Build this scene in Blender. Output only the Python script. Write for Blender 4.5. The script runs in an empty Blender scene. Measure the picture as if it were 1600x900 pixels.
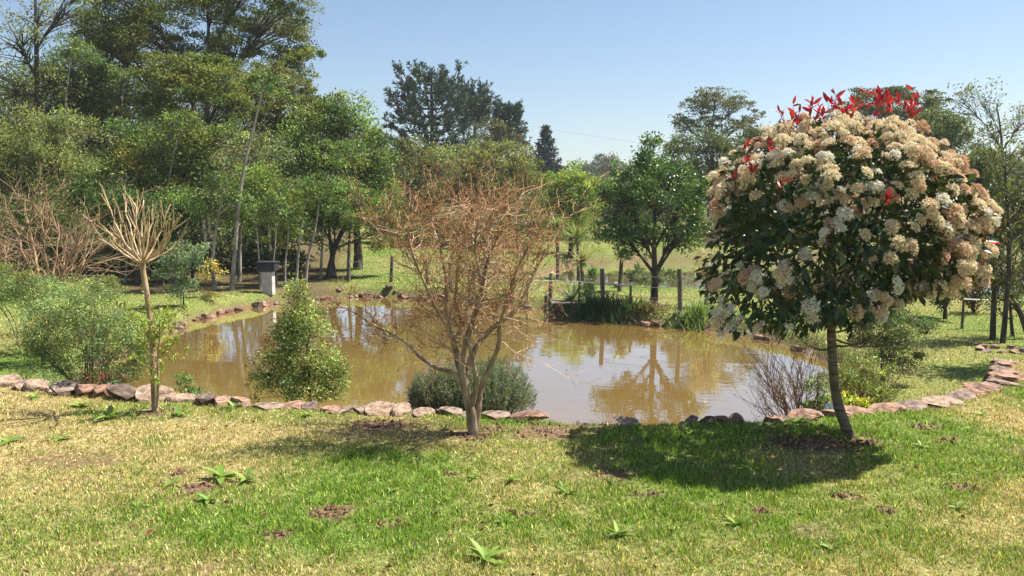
import bpy, math, random
import numpy as np
from mathutils import Vector, Matrix

random.seed(11)
RNG = np.random.default_rng(11)
R = math.radians
scene = bpy.context.scene
COL = scene.collection

# ------------------------------------------------------------------ camera
F_PX, HORIZON, CAM_H = 1232.0, 315.0, 1.9
PITCH = math.atan((450 - HORIZON) / F_PX)
cam_data = bpy.data.cameras.new('camera')
cam_data.sensor_width = 36
cam_data.lens = 36 * F_PX / 1600
cam_data.clip_end = 3000
cam = bpy.data.objects.new('camera', cam_data)
COL.objects.link(cam)
cam.location = (0, 0, CAM_H)
cam.rotation_euler = (math.pi / 2 - PITCH, 0, 0)
scene.camera = cam

# ------------------------------------------------------------------ light
SUN_EL, SUN_AZ = R(59), R(76)          # azimuth measured from +Y towards +X
world = bpy.data.worlds.new('World')
scene.world = world
world.use_nodes = True
wn = world.node_tree
sky = wn.nodes.new('ShaderNodeTexSky')
sky.sky_type = 'NISHITA'
sky.sun_disc = False
sky.sun_elevation = SUN_EL
sky.sun_rotation = SUN_AZ
sky.air_density = 1.0
sky.dust_density = 0.8
sky.ozone_density = 2.2
wn.nodes['Background'].inputs['Strength'].default_value = 0.058
wn.links.new(sky.outputs[0], wn.nodes['Background'].inputs[0])
sun_data = bpy.data.lights.new('sun', 'SUN')
sun_data.energy = 5.0
sun_data.angle = R(0.55)
sun_data.color = (1.0, 0.95, 0.86)
sun = bpy.data.objects.new('sun', sun_data)
COL.objects.link(sun)
to_sun = Vector((math.sin(SUN_AZ) * math.cos(SUN_EL), math.cos(SUN_AZ) * math.cos(SUN_EL), math.sin(SUN_EL)))
sun.rotation_euler = to_sun.to_track_quat('Z', 'Y').to_euler()
sun.location = (20, 5, 40)
scene.view_settings.view_transform = 'Standard'
scene.view_settings.look = 'None'
scene.view_settings.exposure = 1.35
scene.view_settings.gamma = 1
scene.view_settings.use_curve_mapping = False
scene.render.engine = 'CYCLES'
scene.cycles.max_bounces = 8
scene.cycles.transparent_max_bounces = 8

# ------------------------------------------------------------------ layout helpers (survey of the place from the photo)
cp, sp = math.cos(PITCH), math.sin(PITCH)
def ray(x, y):
    u, v = (x - 800) / F_PX, (450 - y) / F_PX
    return np.array([u, cp + sp * v, -sp + cp * v])
def gp(x, y, z):                      # where the sight line meets height z
    d = ray(x, y); t = (z - CAM_H) / d[2]
    return np.array([0, 0, CAM_H]) + d * t
def pt(x, y, Y):                      # where the sight line meets distance Y
    d = ray(x, y); t = Y / d[1]
    return np.array([0, 0, CAM_H]) + d * t
def mpp(Y):
    return Y / F_PX

# ------------------------------------------------------------------ noise
def vnoise(x, y, seed=0):
    x = np.asarray(x, float); y = np.asarray(y, float)
    xi = np.floor(x).astype(np.int64); yi = np.floor(y).astype(np.int64)
    fx = x - xi; fy = y - yi
    fx = fx * fx * (3 - 2 * fx); fy = fy * fy * (3 - 2 * fy)
    def h(a, b):
        n = (a * 374761393 + b * 668265263 + seed * 1274126177) & 0x7fffffff
        n = ((n ^ (n >> 13)) * 1274126177) & 0x7fffffff
        return ((n ^ (n >> 16)) & 0xffff) / 65535.0
    return (h(xi, yi) * (1 - fx) + h(xi + 1, yi) * fx) * (1 - fy) + (h(xi, yi + 1) * (1 - fx) + h(xi + 1, yi + 1) * fx) * fy
def fbm(x, y, seed=0, o=4):
    s = 0; a = 0.5; t = 0
    for k in range(o):
        s = s + a * vnoise(x * 2 ** k, y * 2 ** k, seed + k * 17); t += a; a *= 0.5
    return s / t
def sstep(a, b, x):
    t = np.clip((x - a) / (b - a), 0, 1)
    return t * t * (3 - 2 * t)

# ------------------------------------------------------------------ mesh collecting
class MB:
    def __init__(self):
        self.v = []; self.f3 = []; self.f4 = []; self.c = []; self.n = 0
    def add(self, v, f, col=(1, 1, 1)):
        v = np.asarray(v, float).reshape(-1, 3)
        f = np.asarray(f, np.int64) + self.n
        (self.f3 if f.shape[1] == 3 else self.f4).append(f)
        c = np.asarray(col, float)
        if c.ndim == 1: c = np.tile(c, (len(v), 1))
        self.v.append(v); self.c.append(c); self.n += len(v)
    def mesh(self, name, mat, origin=(0, 0, 0), smooth=False):
        me = bpy.data.meshes.new(name)
        v = np.concatenate(self.v) - np.asarray(origin, float)
        c = np.concatenate(self.c)
        f3 = np.concatenate(self.f3) if self.f3 else np.zeros((0, 3), np.int64)
        f4 = np.concatenate(self.f4) if self.f4 else np.zeros((0, 4), np.int64)
        me.vertices.add(len(v)); me.vertices.foreach_set('co', v.astype(np.float32).ravel())
        nl = len(f3) * 3 + len(f4) * 4
        me.loops.add(nl); me.loops.foreach_set('vertex_index', np.concatenate([f3.ravel(), f4.ravel()]).astype(np.int32))
        me.polygons.add(len(f3) + len(f4))
        ls = np.concatenate([np.arange(len(f3)) * 3, len(f3) * 3 + np.arange(len(f4)) * 4]).astype(np.int32)
        me.polygons.foreach_set('loop_start', ls)
        me.polygons.foreach_set('use_smooth', np.full(len(ls), smooth, bool))
        at = me.attributes.new('Col', 'FLOAT_COLOR', 'POINT')
        at.data.foreach_set('color', np.concatenate([c, np.ones((len(c), 1))], 1).astype(np.float32).ravel())
        me.update(calc_edges=True)
        me.materials.append(mat)
        return me
    def build(self, name, mat, parent=None, smooth=False):
        if not self.v: return None
        o0 = parent_origin(parent)
        o = bpy.data.objects.new(name, self.mesh(name, mat, o0, smooth))
        COL.objects.link(o)
        if parent: o.parent = parent
        return o
def parent_origin(p):
    o = np.zeros(3)
    while p is not None:
        o += np.array(p.location); p = p.parent
    return o
def tag(o, label=None, cat=None, group=None, kind=None):
    if label: o['label'] = label
    if cat: o['category'] = cat
    if group: o['group'] = group
    if kind: o['kind'] = kind
    return o
def thing(name, loc, label, cat, group=None):
    o = bpy.data.objects.new(name, None); COL.objects.link(o)
    o.empty_display_size = 0.2
    o.location = tuple(float(a) for a in loc)
    return tag(o, label, cat, group)
def place(name, me, parent, loc, rot=(0, 0, 0), sc=(1, 1, 1)):
    o = bpy.data.objects.new(name, me); COL.objects.link(o)
    o.parent = parent; o.location = loc; o.rotation_euler = rot; o.scale = sc
    return o

def norm(a):
    a = np.asarray(a, float)
    return a / (np.linalg.norm(a, axis=-1, keepdims=True) + 1e-9)
def tube(mb, path, rad, sides=6, col=(1, 1, 1), cap=True):
    P = np.asarray(path, float); n = len(P)
    rad = np.broadcast_to(np.asarray(rad, float), (n,))
    T = np.gradient(P, axis=0); T = norm(T)
    ref = np.array([0.0, 0, 1]) if abs(T[0][2]) < 0.9 else np.array([1.0, 0, 0])
    A = norm(np.cross(T, ref)); B = np.cross(T, A)
    ang = np.arange(sides) * 2 * math.pi / sides
    V = P[:, None] + rad[:, None, None] * (np.cos(ang)[None, :, None] * A[:, None] + np.sin(ang)[None, :, None] * B[:, None])
    i = np.arange(n - 1)[:, None] * sides; j = np.arange(sides)[None]
    j2 = (j + 1) % sides
    f = np.stack([i + j, i + j2, i + sides + j2, i + sides + j], -1).reshape(-1, 4)
    c = np.asarray(col, float)
    if c.ndim == 2: c = np.repeat(c, sides, 0)
    mb.add(V.reshape(-1, 3), f, c)
    if cap and rad[-1] > 0.004:
        t = np.stack([np.zeros(sides - 2, int), np.arange(1, sides - 1), np.arange(2, sides)], -1)
        cc = c if c.ndim == 1 else c[-sides:]
        mb.add(V[-1], t, cc)
def bez(p0, p1, p2, p3, n):
    t = np.linspace(0, 1, n)[:, None]
    return (1 - t) ** 3 * p0 + 3 * (1 - t) ** 2 * t * p1 + 3 * (1 - t) * t * t * p2 + t ** 3 * p3
def smooth_path(P, n):
    P = np.asarray(P, float)
    if len(P) < 3: return P
    Q = np.concatenate([[2 * P[0] - P[1]], P, [2 * P[-1] - P[-2]]])
    out = []
    for k in range(len(P) - 1):
        a, b, c, d = Q[k:k + 4]
        for t in np.linspace(0, 1, n, endpoint=False):
            out.append(0.5 * (2 * b + (c - a) * t + (2 * a - 5 * b + 4 * c - d) * t * t + (3 * b - a - 3 * c + d) * t ** 3))
    out.append(P[-1])
    return np.array(out)
def rvec(n):
    return norm(RNG.normal(size=(n, 3)))
def leaves(mb, pos, adir, L, W, col, fold=0.25):
    """kite-shaped folded leaves"""
    n = len(pos)
    a = norm(adir); r = rvec(n)
    b = norm(np.cross(a, r)); nn = np.cross(a, b)
    L = np.broadcast_to(np.asarray(L, float), (n,))[:, None]; W = np.broadcast_to(np.asarray(W, float), (n,))[:, None]
    V = np.empty((n, 4, 3))
    V[:, 0] = pos
    V[:, 1] = pos + a * L * 0.45 + b * W * 0.5 + nn * W * fold
    V[:, 2] = pos + a * L
    V[:, 3] = pos + a * L * 0.45 - b * W * 0.5 + nn * W * fold
    f = np.arange(n * 4).reshape(n, 4)
    c = np.broadcast_to(np.asarray(col, float), (n, 3))
    mb.add(V.reshape(-1, 3), f, np.repeat(c, 4, 0))

# ------------------------------------------------------------------ materials
MATS = {}
def newmat(name):
    m = bpy.data.materials.new(name); m.use_nodes = True
    nt = m.node_tree
    for n in list(nt.nodes): nt.nodes.remove(n)
    out = nt.nodes.new('ShaderNodeOutputMaterial')
    return m, nt, out
def nd(nt, t, **kw):
    n = nt.nodes.new(t)
    for k, v in kw.items(): setattr(n, k, v)
    return n
def leaf_mat(name, trans=0.3, rough=0.5, spec=0.35, warm=(1.25, 1.2, 0.6)):
    m, nt, out = newmat(name)
    at = nd(nt, 'ShaderNodeAttribute', attribute_name='Col')
    p = nd(nt, 'ShaderNodeBsdfPrincipled')
    p.inputs['Roughness'].default_value = rough
    p.inputs['Specular IOR Level'].default_value = spec
    nt.links.new(at.outputs['Color'], p.inputs['Base Color'])
    tr = nd(nt, 'ShaderNodeBsdfTranslucent')
    mul = nd(nt, 'ShaderNodeMix', data_type='RGBA', blend_type='MULTIPLY')
    mul.inputs['Factor'].default_value = 1
    mul.inputs['B'].default_value = (*warm, 1)
    nt.links.new(at.outputs['Color'], mul.inputs['A'])
    nt.links.new(mul.outputs['Result'], tr.inputs['Color'])
    mx = nd(nt, 'ShaderNodeMixShader'); mx.inputs[0].default_value = trans
    nt.links.new(p.outputs[0], mx.inputs[1]); nt.links.new(tr.outputs[0], mx.inputs[2])
    nt.links.new(mx.outputs[0], out.inputs['Surface'])
    return m
def rough_mat(name, c1, c2, scale=8, bump=0.3, rough=0.85, stretch=(1, 1, 1), use_attr=False, c3=None):
    m, nt, out = newmat(name)
    tc = nd(nt, 'ShaderNodeTexCoord'); mp = nd(nt, 'ShaderNodeMapping')
    mp.inputs['Scale'].default_value = stretch
    nt.links.new(tc.outputs['Object'], mp.inputs['Vector'])
    no = nd(nt, 'ShaderNodeTexNoise'); no.inputs['Scale'].default_value = scale; no.inputs['Detail'].default_value = 6
    nt.links.new(mp.outputs[0], no.inputs['Vector'])
    cr = nd(nt, 'ShaderNodeValToRGB')
    cr.color_ramp.elements[0].position = 0.35; cr.color_ramp.elements[0].color = (*c1, 1)
    cr.color_ramp.elements[1].position = 0.65; cr.color_ramp.elements[1].color = (*c2, 1)
    if c3:
        e = cr.color_ramp.elements.new(0.75); e.color = (*c3, 1)
    nt.links.new(no.outputs[0], cr.inputs[0])
    p = nd(nt, 'ShaderNodeBsdfPrincipled'); p.inputs['Roughness'].default_value = rough
    p.inputs['Specular IOR Level'].default_value = 0.25
    src = cr.outputs[0]
    if use_attr:
        at = nd(nt, 'ShaderNodeAttribute', attribute_name='Col')
        mul = nd(nt, 'ShaderNodeMix', data_type='RGBA', blend_type='MULTIPLY'); mul.inputs['Factor'].default_value = 1
        nt.links.new(src, mul.inputs['A']); nt.links.new(at.outputs['Color'], mul.inputs['B']); src = mul.outputs['Result']
    nt.links.new(src, p.inputs['Base Color'])
    if bump:
        bp = nd(nt, 'ShaderNodeBump'); bp.inputs['Strength'].default_value = bump; bp.inputs['Distance'].default_value = 0.03
        nt.links.new(no.outputs[0], bp.inputs['Height']); nt.links.new(bp.outputs[0], p.inputs['Normal'])
    nt.links.new(p.outputs[0], out.inputs['Surface'])
    return m
M_LEAF = leaf_mat('foliage', 0.33, 0.5, 0.3)
M_GLOSS = leaf_mat('glossy_foliage', 0.18, 0.36, 0.5)
M_GRASS = leaf_mat('grass_blades', 0.3, 0.55, 0.25, (1.2, 1.15, 0.6))
M_FLOWER = leaf_mat('petals', 0.25, 0.7, 0.1, (1.0, 0.97, 0.85))
M_RED = leaf_mat('red_leaves', 0.35, 0.33, 0.5, (1.3, 0.5, 0.5))
M_NEEDLE = leaf_mat('needles', 0.1, 0.5, 0.25, (1, 1, 0.8))
M_BARK = rough_mat('dark_bark', (0.035, 0.027, 0.02), (0.10, 0.085, 0.065), 9, 0.6, stretch=(1, 1, 0.35))
M_PALE = rough_mat('pale_bark', (0.15, 0.13, 0.10), (0.36, 0.33, 0.28), 7, 0.4, stretch=(1, 1, 0.5))
M_TWIG = rough_mat('tan_bark', (0.17, 0.12, 0.08), (0.46, 0.36, 0.26), 14, 0.5, stretch=(1, 1, 0.4), use_attr=True)
M_SMOOTHB = rough_mat('banded_bark', (0.07, 0.055, 0.035), (0.20, 0.165, 0.11), 10, 0.5, stretch=(0.6, 0.6, 3.2))
M_CREAMB = rough_mat('cream_bark', (0.26, 0.20, 0.13), (0.52, 0.43, 0.31), 14, 0.4, stretch=(1, 1, 0.5), use_attr=True)
M_STONE = rough_mat('stone', (0.10, 0.07, 0.055), (0.30, 0.22, 0.17), 4.5, 1.0, 0.9, use_attr=True, c3=(0.30, 0.25, 0.22))
M_WOOD = rough_mat('weathered_wood', (0.06, 0.05, 0.04), (0.19, 0.16, 0.125), 9, 0.5, stretch=(1, 1, 0.2))
M_PLANK = rough_mat('grey_planks', (0.16, 0.13, 0.10), (0.30, 0.25, 0.20), 8, 0.4)
M_CONC = rough_mat('concrete', (0.30, 0.29, 0.27), (0.44, 0.43, 0.40), 6, 0.2)
M_BOX = rough_mat('dark_metal', (0.018, 0.02, 0.024), (0.04, 0.042, 0.048), 6, 0.1, 0.5)
M_PIPE = rough_mat('white_pipe', (0.62, 0.61, 0.58), (0.75, 0.74, 0.71), 6, 0.0, 0.4)
M_WIRE = rough_mat('wire', (0.16, 0.155, 0.15), (0.25, 0.24, 0.23), 6, 0.0, 0.5)
M_SOIL = rough_mat('soil_clods', (0.06, 0.03, 0.018), (0.19, 0.10, 0.065), 25, 0.6, 0.95)

# ------------------------------------------------------------------ terrain
Z_W, Z_B = -1.05, -0.72
def chaikin(P, k=2):
    P = np.asarray(P, float)
    for _ in range(k):
        Q = np.roll(P, -1, 0)
        P = np.stack([P * 0.75 + Q * 0.25, P * 0.25 + Q * 0.75], 1).reshape(-1, P.shape[1])
    return P
far1 = [gp(x, y, Z_W)[:2] for x, y in [(262, 524), (290, 506), (345, 490), (410, 479), (470, 471), (540, 465), (610, 465), (680, 469), (745, 476), (800, 481), (862, 486), (900, 497), (960, 506), (1040, 512), (1120, 519), (1200, 533), (1270, 556)]]
POND1 = chaikin(np.array(far1 + [(5.6, 12.6), (4.9, 10.8), (3.6, 9.5), (1.8, 8.8), (-0.5, 8.7), (-2.8, 8.8), (-4.6, 9.6), (-6.0, 11.0), (-7.3, 13.2)]))
POND2 = chaikin(np.array([(0.9, 29.0), (2.2, 25.8), (4.4, 24.6), (8, 23.9), (12, 22.6), (15, 22.0), (22, 21.6), (40, 23), (60, 30), (50, 44), (30, 42), (18, 41), (10, 40), (5, 39), (2.4, 36), (1.2, 32)]))
edge_px = [(0, 601), (70, 611), (140, 618), (210, 624), (285, 628), (340, 634), (420, 638), (520, 642), (620, 645), (720, 648), (800, 655), (870, 660), (980, 663), (1100, 661), (1200, 660), (1280, 654), (1370, 647), (1440, 639), (1500, 627), (1545, 614), (1572, 600), (1580, 585), (1571, 566)]
EDGE = np.array([gp(x, y, 0.0)[:2] for x, y in edge_px])
LAWN = np.concatenate([[(-60, EDGE[0][1] + 1.0), (-12, EDGE[0][1] + 0.35)], EDGE, [(EDGE[-1][0] + 1.5, EDGE[-1][1] + 0.8), (60, 14), (60, -30), (-60, -30)]])
def sdf(P, X, Y):
    P = np.asarray(P, float); sh = np.shape(X)
    x = np.ravel(np.asarray(X, float)); y = np.ravel(np.asarray(Y, float))
    d = np.full(len(x), 1e18); inside = np.zeros(len(x), bool)
    for k in range(len(P)):
        ax, ay = P[k]; bx, by = P[(k + 1) % len(P)]
        ex, ey = bx - ax, by - ay
        wx, wy = x - ax, y - ay
        t = np.clip((wx * ex + wy * ey) / (ex * ex + ey * ey + 1e-12), 0, 1)
        d = np.minimum(d, (wx - ex * t) ** 2 + (wy - ey * t) ** 2)
        c = ((ay > y) != (by > y)) & (x < ex * (y - ay) / (ey if abs(ey) > 1e-12 else 1e-12) + ax)
        inside ^= c
    d = np.sqrt(d); d[inside] *= -1
    return d.reshape(sh)
def terr(X, Y, full=False):
    X = np.asarray(X, float); Y = np.asarray(Y, float)
    z = Z_B + 0.022 * np.clip(Y - 27, 0, 60) + 0.05 * np.clip(-X - 10, 0, 25) * sstep(12, 22, Y) + 0.10 * (fbm(X * 0.35, Y * 0.35, 5) - 0.5)
    z = z + 0.35 * sstep(44, 60, Y) * fbm(X * 0.06, Y * 0.06, 9)
    z = z + 14 * sstep(90, 240, Y) * (0.45 + 0.55 * fbm(X * 0.012 + 3, Y * 0.012, 21, 3))
    z = z + 7.0 * sstep(26, 70, Y) * sstep(8, 40, -X)
    s1 = sdf(POND1, X, Y); s2 = sdf(POND2, X, Y)
    wob = 0.16 * (fbm(X * 1.3, Y * 1.3, 31) - 0.5)
    for s in (s1, s2):
        b = Z_W - 0.06 + (z - Z_W + 0.06) * sstep(0.0, 0.45, s + wob)
        inn = Z_W - 0.06 - 0.6 * sstep(0, 1.5, -(s + wob))
        z = np.where(s + wob > 0, b, inn)
    dl = sdf(LAWN, X, Y)
    steep = sstep(4.2, 5.2, X)
    g = (1 - steep) * (1 - (0.42 * sstep(0.0, 0.16, dl) + 0.58 * sstep(0.1, 1.35, dl))) + steep * (1 - sstep(0.02, 0.14, dl))
    up = 0.05 * (fbm(X * 0.8, Y * 0.8, 44) - 0.5) + 0.018 * (fbm(X * 5, Y * 5, 45) - 0.5)
    z = z * (1 - g) + up * g
    if full: return z, s1, s2, dl
    return z
def tz(x, y): return float(terr(np.array([x]), np.array([y]))[0])
def on(x, y):                        # ground point under a pixel of the survey
    d = ray(x, y); t = np.geomspace(2.5, 400, 5000)
    P = np.array([0, 0, CAM_H]) + d * t[:, None]
    h = terr(P[:, 0], P[:, 1])
    k = np.argmax(P[:, 2] < h)
    return np.array([P[k, 0], P[k, 1], h[k]])
def foot(x, Y):                      # ground point at distance Y in the direction of column x
    X = (x - 800) / F_PX * Y * (1 / (cp + 0.0))
    return np.array([X, Y, tz(X, Y)])

def axis(fine0, fine1, step, lo, hi):
    a = list(np.arange(fine0, fine1 + 1e-6, step))
    s = step; x = fine1
    while x < hi: s = min(s * 1.13, 14); x += s; a.append(x)
    s = step; x = fine0
    while x > lo: s = min(s * 1.13, 14); x -= s; a.insert(0, x)
    return np.array(a)
def dryness(X, Y):
    n = fbm(X * 0.9 + 7, Y * 0.9, 61, 4)
    left = sstep(-0.6, -3.2, X + 0.25 * (Y - 5))
    band = np.exp(-((Y - 6.15 + 0.1 * X) / 0.38) ** 2) * sstep(1.4, 0.2, X) * 0.55
    right = sstep(2.2, 4.0, X) * 0.22
    near = sstep(4.6, 3.8, Y) * 0.15
    return np.clip((n - 0.5) * 2.1 + 0.33 + 0.42 * left + band + right + near, 0, 1)
SOILP = [(310, 765, .22), (520, 802, .2), (430, 838, .16), (850, 672, .5), (770, 668, .3), (900, 660, .22), (965, 742, .25), (1015, 772, .15), (1285, 693, .42), (1345, 690, .2), (1225, 690, .25), (1320, 775, .14), (1480, 690, .12), (820, 806, .1), (275, 742, .1), (610, 820, .13), (1500, 760, .16), (600, 664, .35), (240, 645, .25), (1380, 797, .1), (735, 680, .3), (1450, 668, .2), (1190, 800, .09), (700, 745, .08)]
SOILG = [(gp(x, y, 0)[0], gp(x, y, 0)[1], r) for x, y, r in SOILP]
def soiliness(X, Y):
    s = np.zeros(np.shape(X))
    w = 0.5 * (fbm(X * 5, Y * 5, 71) - 0.5)
    for a, b, r in SOILG:
        d = np.hypot(X - a, (Y - b) * 1.25) / r + w * 1.5
        s = np.maximum(s, 1 - sstep(0.3, 1.0, d))
    s = np.maximum(s, sstep(0.68, 0.78, fbm(X * 2.3, Y * 2.3, 77)) * 0.7)
    return s
def litterness(X, Y):
    a = sstep(-5.0, -6.4, X + 0.16 * (Y - 26) + 0.9 * (fbm(X * .7, Y * .7, 83) - .5)) * sstep(22.0, 23.4, Y - 0.18 * (X + 8) + 1.0 * (fbm(X, Y, 81) - .5))
    b = sstep(55, 60, Y) * 0.8
    return np.clip(a + b, 0, 1)

xs = axis(-9.5, 9.5, 0.13, -420, 420); ys = axis(2.5, 27, 0.13, -30, 480)
GX, GY = np.meshgrid(xs, ys)
GZ, S1, S2, DL = terr(GX, GY, True)
nx, ny = len(xs), len(ys)
gm = MB()
ii = np.arange(ny - 1)[:, None] * nx + np.arange(nx - 1)[None]
lawnm = sstep(0.1, -0.1, DL)
dry = np.where(DL < 0.3, dryness(GX, GY), np.clip(0.25 + 1.1 * (fbm(GX * 0.5, GY * 0.5, 62) - 0.5), 0, 1))
bank = np.maximum(sstep(0.26, 0.10, S1 + 0.25 * (fbm(GX * 2, GY * 2, 64) - 0.5)), sstep(0.25, 0.1, S2)) * (1 - lawnm)
face = sstep(0.0, 0.05, DL) * sstep(1.6, 0.5, DL) * 0.8
soil = np.maximum(np.maximum(soiliness(GX, GY) * lawnm, bank), face)
lit = litterness(GX, GY) * (1 - lawnm)
gm.add(np.stack([GX, GY, GZ], -1).reshape(-1, 3), np.stack([ii, ii + 1, ii + nx + 1, ii + nx], -1).reshape(-1, 4),
       np.stack([dry, soil, lit], -1).reshape(-1, 3))
def ground_mat():
    m, nt, out = newmat('grass_ground')
    at = nd(nt, 'ShaderNodeAttribute', attribute_name='Col')
    sep = nd(nt, 'ShaderNodeSeparateColor'); nt.links.new(at.outputs['Color'], sep.inputs[0])
    geo = nd(nt, 'ShaderNodeNewGeometry')
    def noise(s, d=5):
        n = nd(nt, 'ShaderNodeTexNoise'); n.inputs['Scale'].default_value = s; n.inputs['Detail'].default_value = d
        nt.links.new(geo.outputs['Position'], n.inputs['Vector']); return n
    def ramp(src, stops):
        r = nd(nt, 'ShaderNodeValToRGB')
        e = r.color_ramp.elements
        e[0].position, e[0].color = stops[0][0], (*stops[0][1], 1)
        e[1].position, e[1].color = stops[-1][0], (*stops[-1][1], 1)
        for p, c in stops[1:-1]:
            q = e.new(p); q.color = (*c, 1)
        nt.links.new(src, r.inputs[0]); return r
    def mix(f, a, b):
        x = nd(nt, 'ShaderNodeMix', data_type='RGBA')
        nt.links.new(f, x.inputs['Factor']); nt.links.new(a, x.inputs['A']); nt.links.new(b, x.inputs['B']); return x.outputs['Result']
    n1 = noise(1.6); n2 = noise(26, 3); n3 = noise(7)
    green = ramp(n2.outputs[0], [(0.3, (0.045, 0.07, 0.015)), (0.52, (0.095, 0.15, 0.028)), (0.7, (0.17, 0.21, 0.05))])
    straw = ramp(n2.outputs[0], [(0.3, (0.12, 0.10, 0.035)), (0.55, (0.27, 0.21, 0.09)), (0.7, (0.42, 0.34, 0.18))])
    soilc = ramp(n2.outputs[0], [(0.3, (0.06, 0.036, 0.022)), (0.6, (0.16, 0.095, 0.062)), (0.75, (0.28, 0.18, 0.12))])
    litc = ramp(n2.outputs[0], [(0.3, (0.05, 0.035, 0.018)), (0.55, (0.11, 0.08, 0.04)), (0.72, (0.10, 0.12, 0.035))])
    dm = nd(nt, 'ShaderNodeMath', operation='MULTIPLY_ADD'); dm.inputs[1].default_value = 0.7; dm.inputs[2].default_value = -0.35
    nt.links.new(n3.outputs[0], dm.inputs[0])
    da = nd(nt, 'ShaderNodeMath', operation='ADD', use_clamp=True); nt.links.new(dm.outputs[0], da.inputs[0]); nt.links.new(sep.outputs[0], da.inputs[1])
    c = mix(da.outputs[0], green.outputs[0], straw.outputs[0])
    c = mix(sep.outputs[1], c, soilc.outputs[0])
    c = mix(sep.outputs[2], c, litc.outputs[0])
    p = nd(nt, 'ShaderNodeBsdfPrincipled'); p.inputs['Roughness'].default_value = 0.95; p.inputs['Specular IOR Level'].default_value = 0.1
    nt.links.new(c, p.inputs['Base Color'])
    bp = nd(nt, 'ShaderNodeBump'); bp.inputs['Strength'].default_value = 0.7; bp.inputs['Distance'].default_value = 0.04
    nt.links.new(n2.outputs[0], bp.inputs['Height']); nt.links.new(bp.outputs[0], p.inputs['Normal'])
    nt.links.new(p.outputs[0], out.inputs['Surface'])
    return m
tag(gm.build('ground', ground_mat(), smooth=True), kind='structure')

def water_mat(name, mud, sc):
    m, nt, out = newmat(name)
    geo = nd(nt, 'ShaderNodeNewGeometry')
    n0 = nd(nt, 'ShaderNodeTexNoise'); n0.inputs['Scale'].default_value = 0.35; n0.inputs['Detail'].default_value = 4
    nt.links.new(geo.outputs['Position'], n0.inputs['Vector'])
    cr = nd(nt, 'ShaderNodeValToRGB')
    cr.color_ramp.elements[0].position = 0.3; cr.color_ramp.elements[0].color = (*[a * 0.88 for a in mud], 1)
    cr.color_ramp.elements[1].position = 0.7; cr.color_ramp.elements[1].color = (*[a * 1.1 for a in mud], 1)
    nt.links.new(n0.outputs[0], cr.inputs[0])
    p = nd(nt, 'ShaderNodeBsdfPrincipled')
    p.inputs['Roughness'].default_value = 0.03; p.inputs['IOR'].default_value = 1.5
    p.inputs['Coat Weight'].default_value = 1.0; p.inputs['Coat Roughness'].default_value = 0.02; p.inputs['Coat IOR'].default_value = 2.3
    p.inputs['Specular IOR Level'].default_value = 0.5
    nt.links.new(cr.outputs[0], p.inputs['Base Color'])
    mp = nd(nt, 'ShaderNodeMapping'); mp.inputs['Scale'].default_value = (0.6, 1.6, 1)
    nt.links.new(geo.outputs['Position'], mp.inputs['Vector'])
    n1 = nd(nt, 'ShaderNodeTexNoise'); n1.inputs['Scale'].default_value = 2.2 * sc; n1.inputs['Detail'].default_value = 3
    n2 = nd(nt, 'ShaderNodeTexNoise'); n2.inputs['Scale'].default_value = 0.5 * sc; n2.inputs['Detail'].default_value = 2
    nt.links.new(mp.outputs[0], n1.inputs['Vector']); nt.links.new(mp.outputs[0], n2.inputs['Vector'])
    mu = nd(nt, 'ShaderNodeMath', operation='MULTIPLY'); nt.links.new(n1.outputs[0], mu.inputs[0]); nt.links.new(n2.outputs[0], mu.inputs[1])
    bp = nd(nt, 'ShaderNodeBump'); bp.inputs['Strength'].default_value = 0.08; bp.inputs['Distance'].default_value = 0.05
    nt.links.new(mu.outputs[0], bp.inputs['Height']); nt.links.new(bp.outputs[0], p.inputs['Normal']); nt.links.new(bp.outputs[0], p.inputs['Coat Normal'])
    nt.links.new(p.outputs[0], out.inputs['Surface'])
    return m
def water(name, P, z, mat):
    c = P.mean(0); Q = c + (P - c) * 1.0
    # push the rim 0.35 m outwards so that the bank cuts the water line
    T = np.roll(P, -1, 0) - np.roll(P, 1, 0); N = np.stack([T[:, 1], -T[:, 0]], 1); N /= np.linalg.norm(N, axis=1)[:, None]
    if np.mean(np.sum(N * (P - c), 1)) < 0: N = -N
    Q = P + N * 0.35
    mb = MB(); n = len(Q)
    v = np.concatenate([[[c[0], c[1], z]], np.c_[Q, np.full(n, z)]])
    f = np.stack([np.zeros(n, int), 1 + np.arange(n), 1 + (np.arange(n) + 1) % n], 1)
    mb.add(v, f)
    tag(mb.build(name, mat), kind='structure')
water('pond_water', POND1, Z_W, water_mat('muddy_water', (0.19, 0.118, 0.036), 1.0))
water('far_pond_water', POND2, Z_W, water_mat('far_muddy_water', (0.16, 0.12, 0.06), 0.8))

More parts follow.
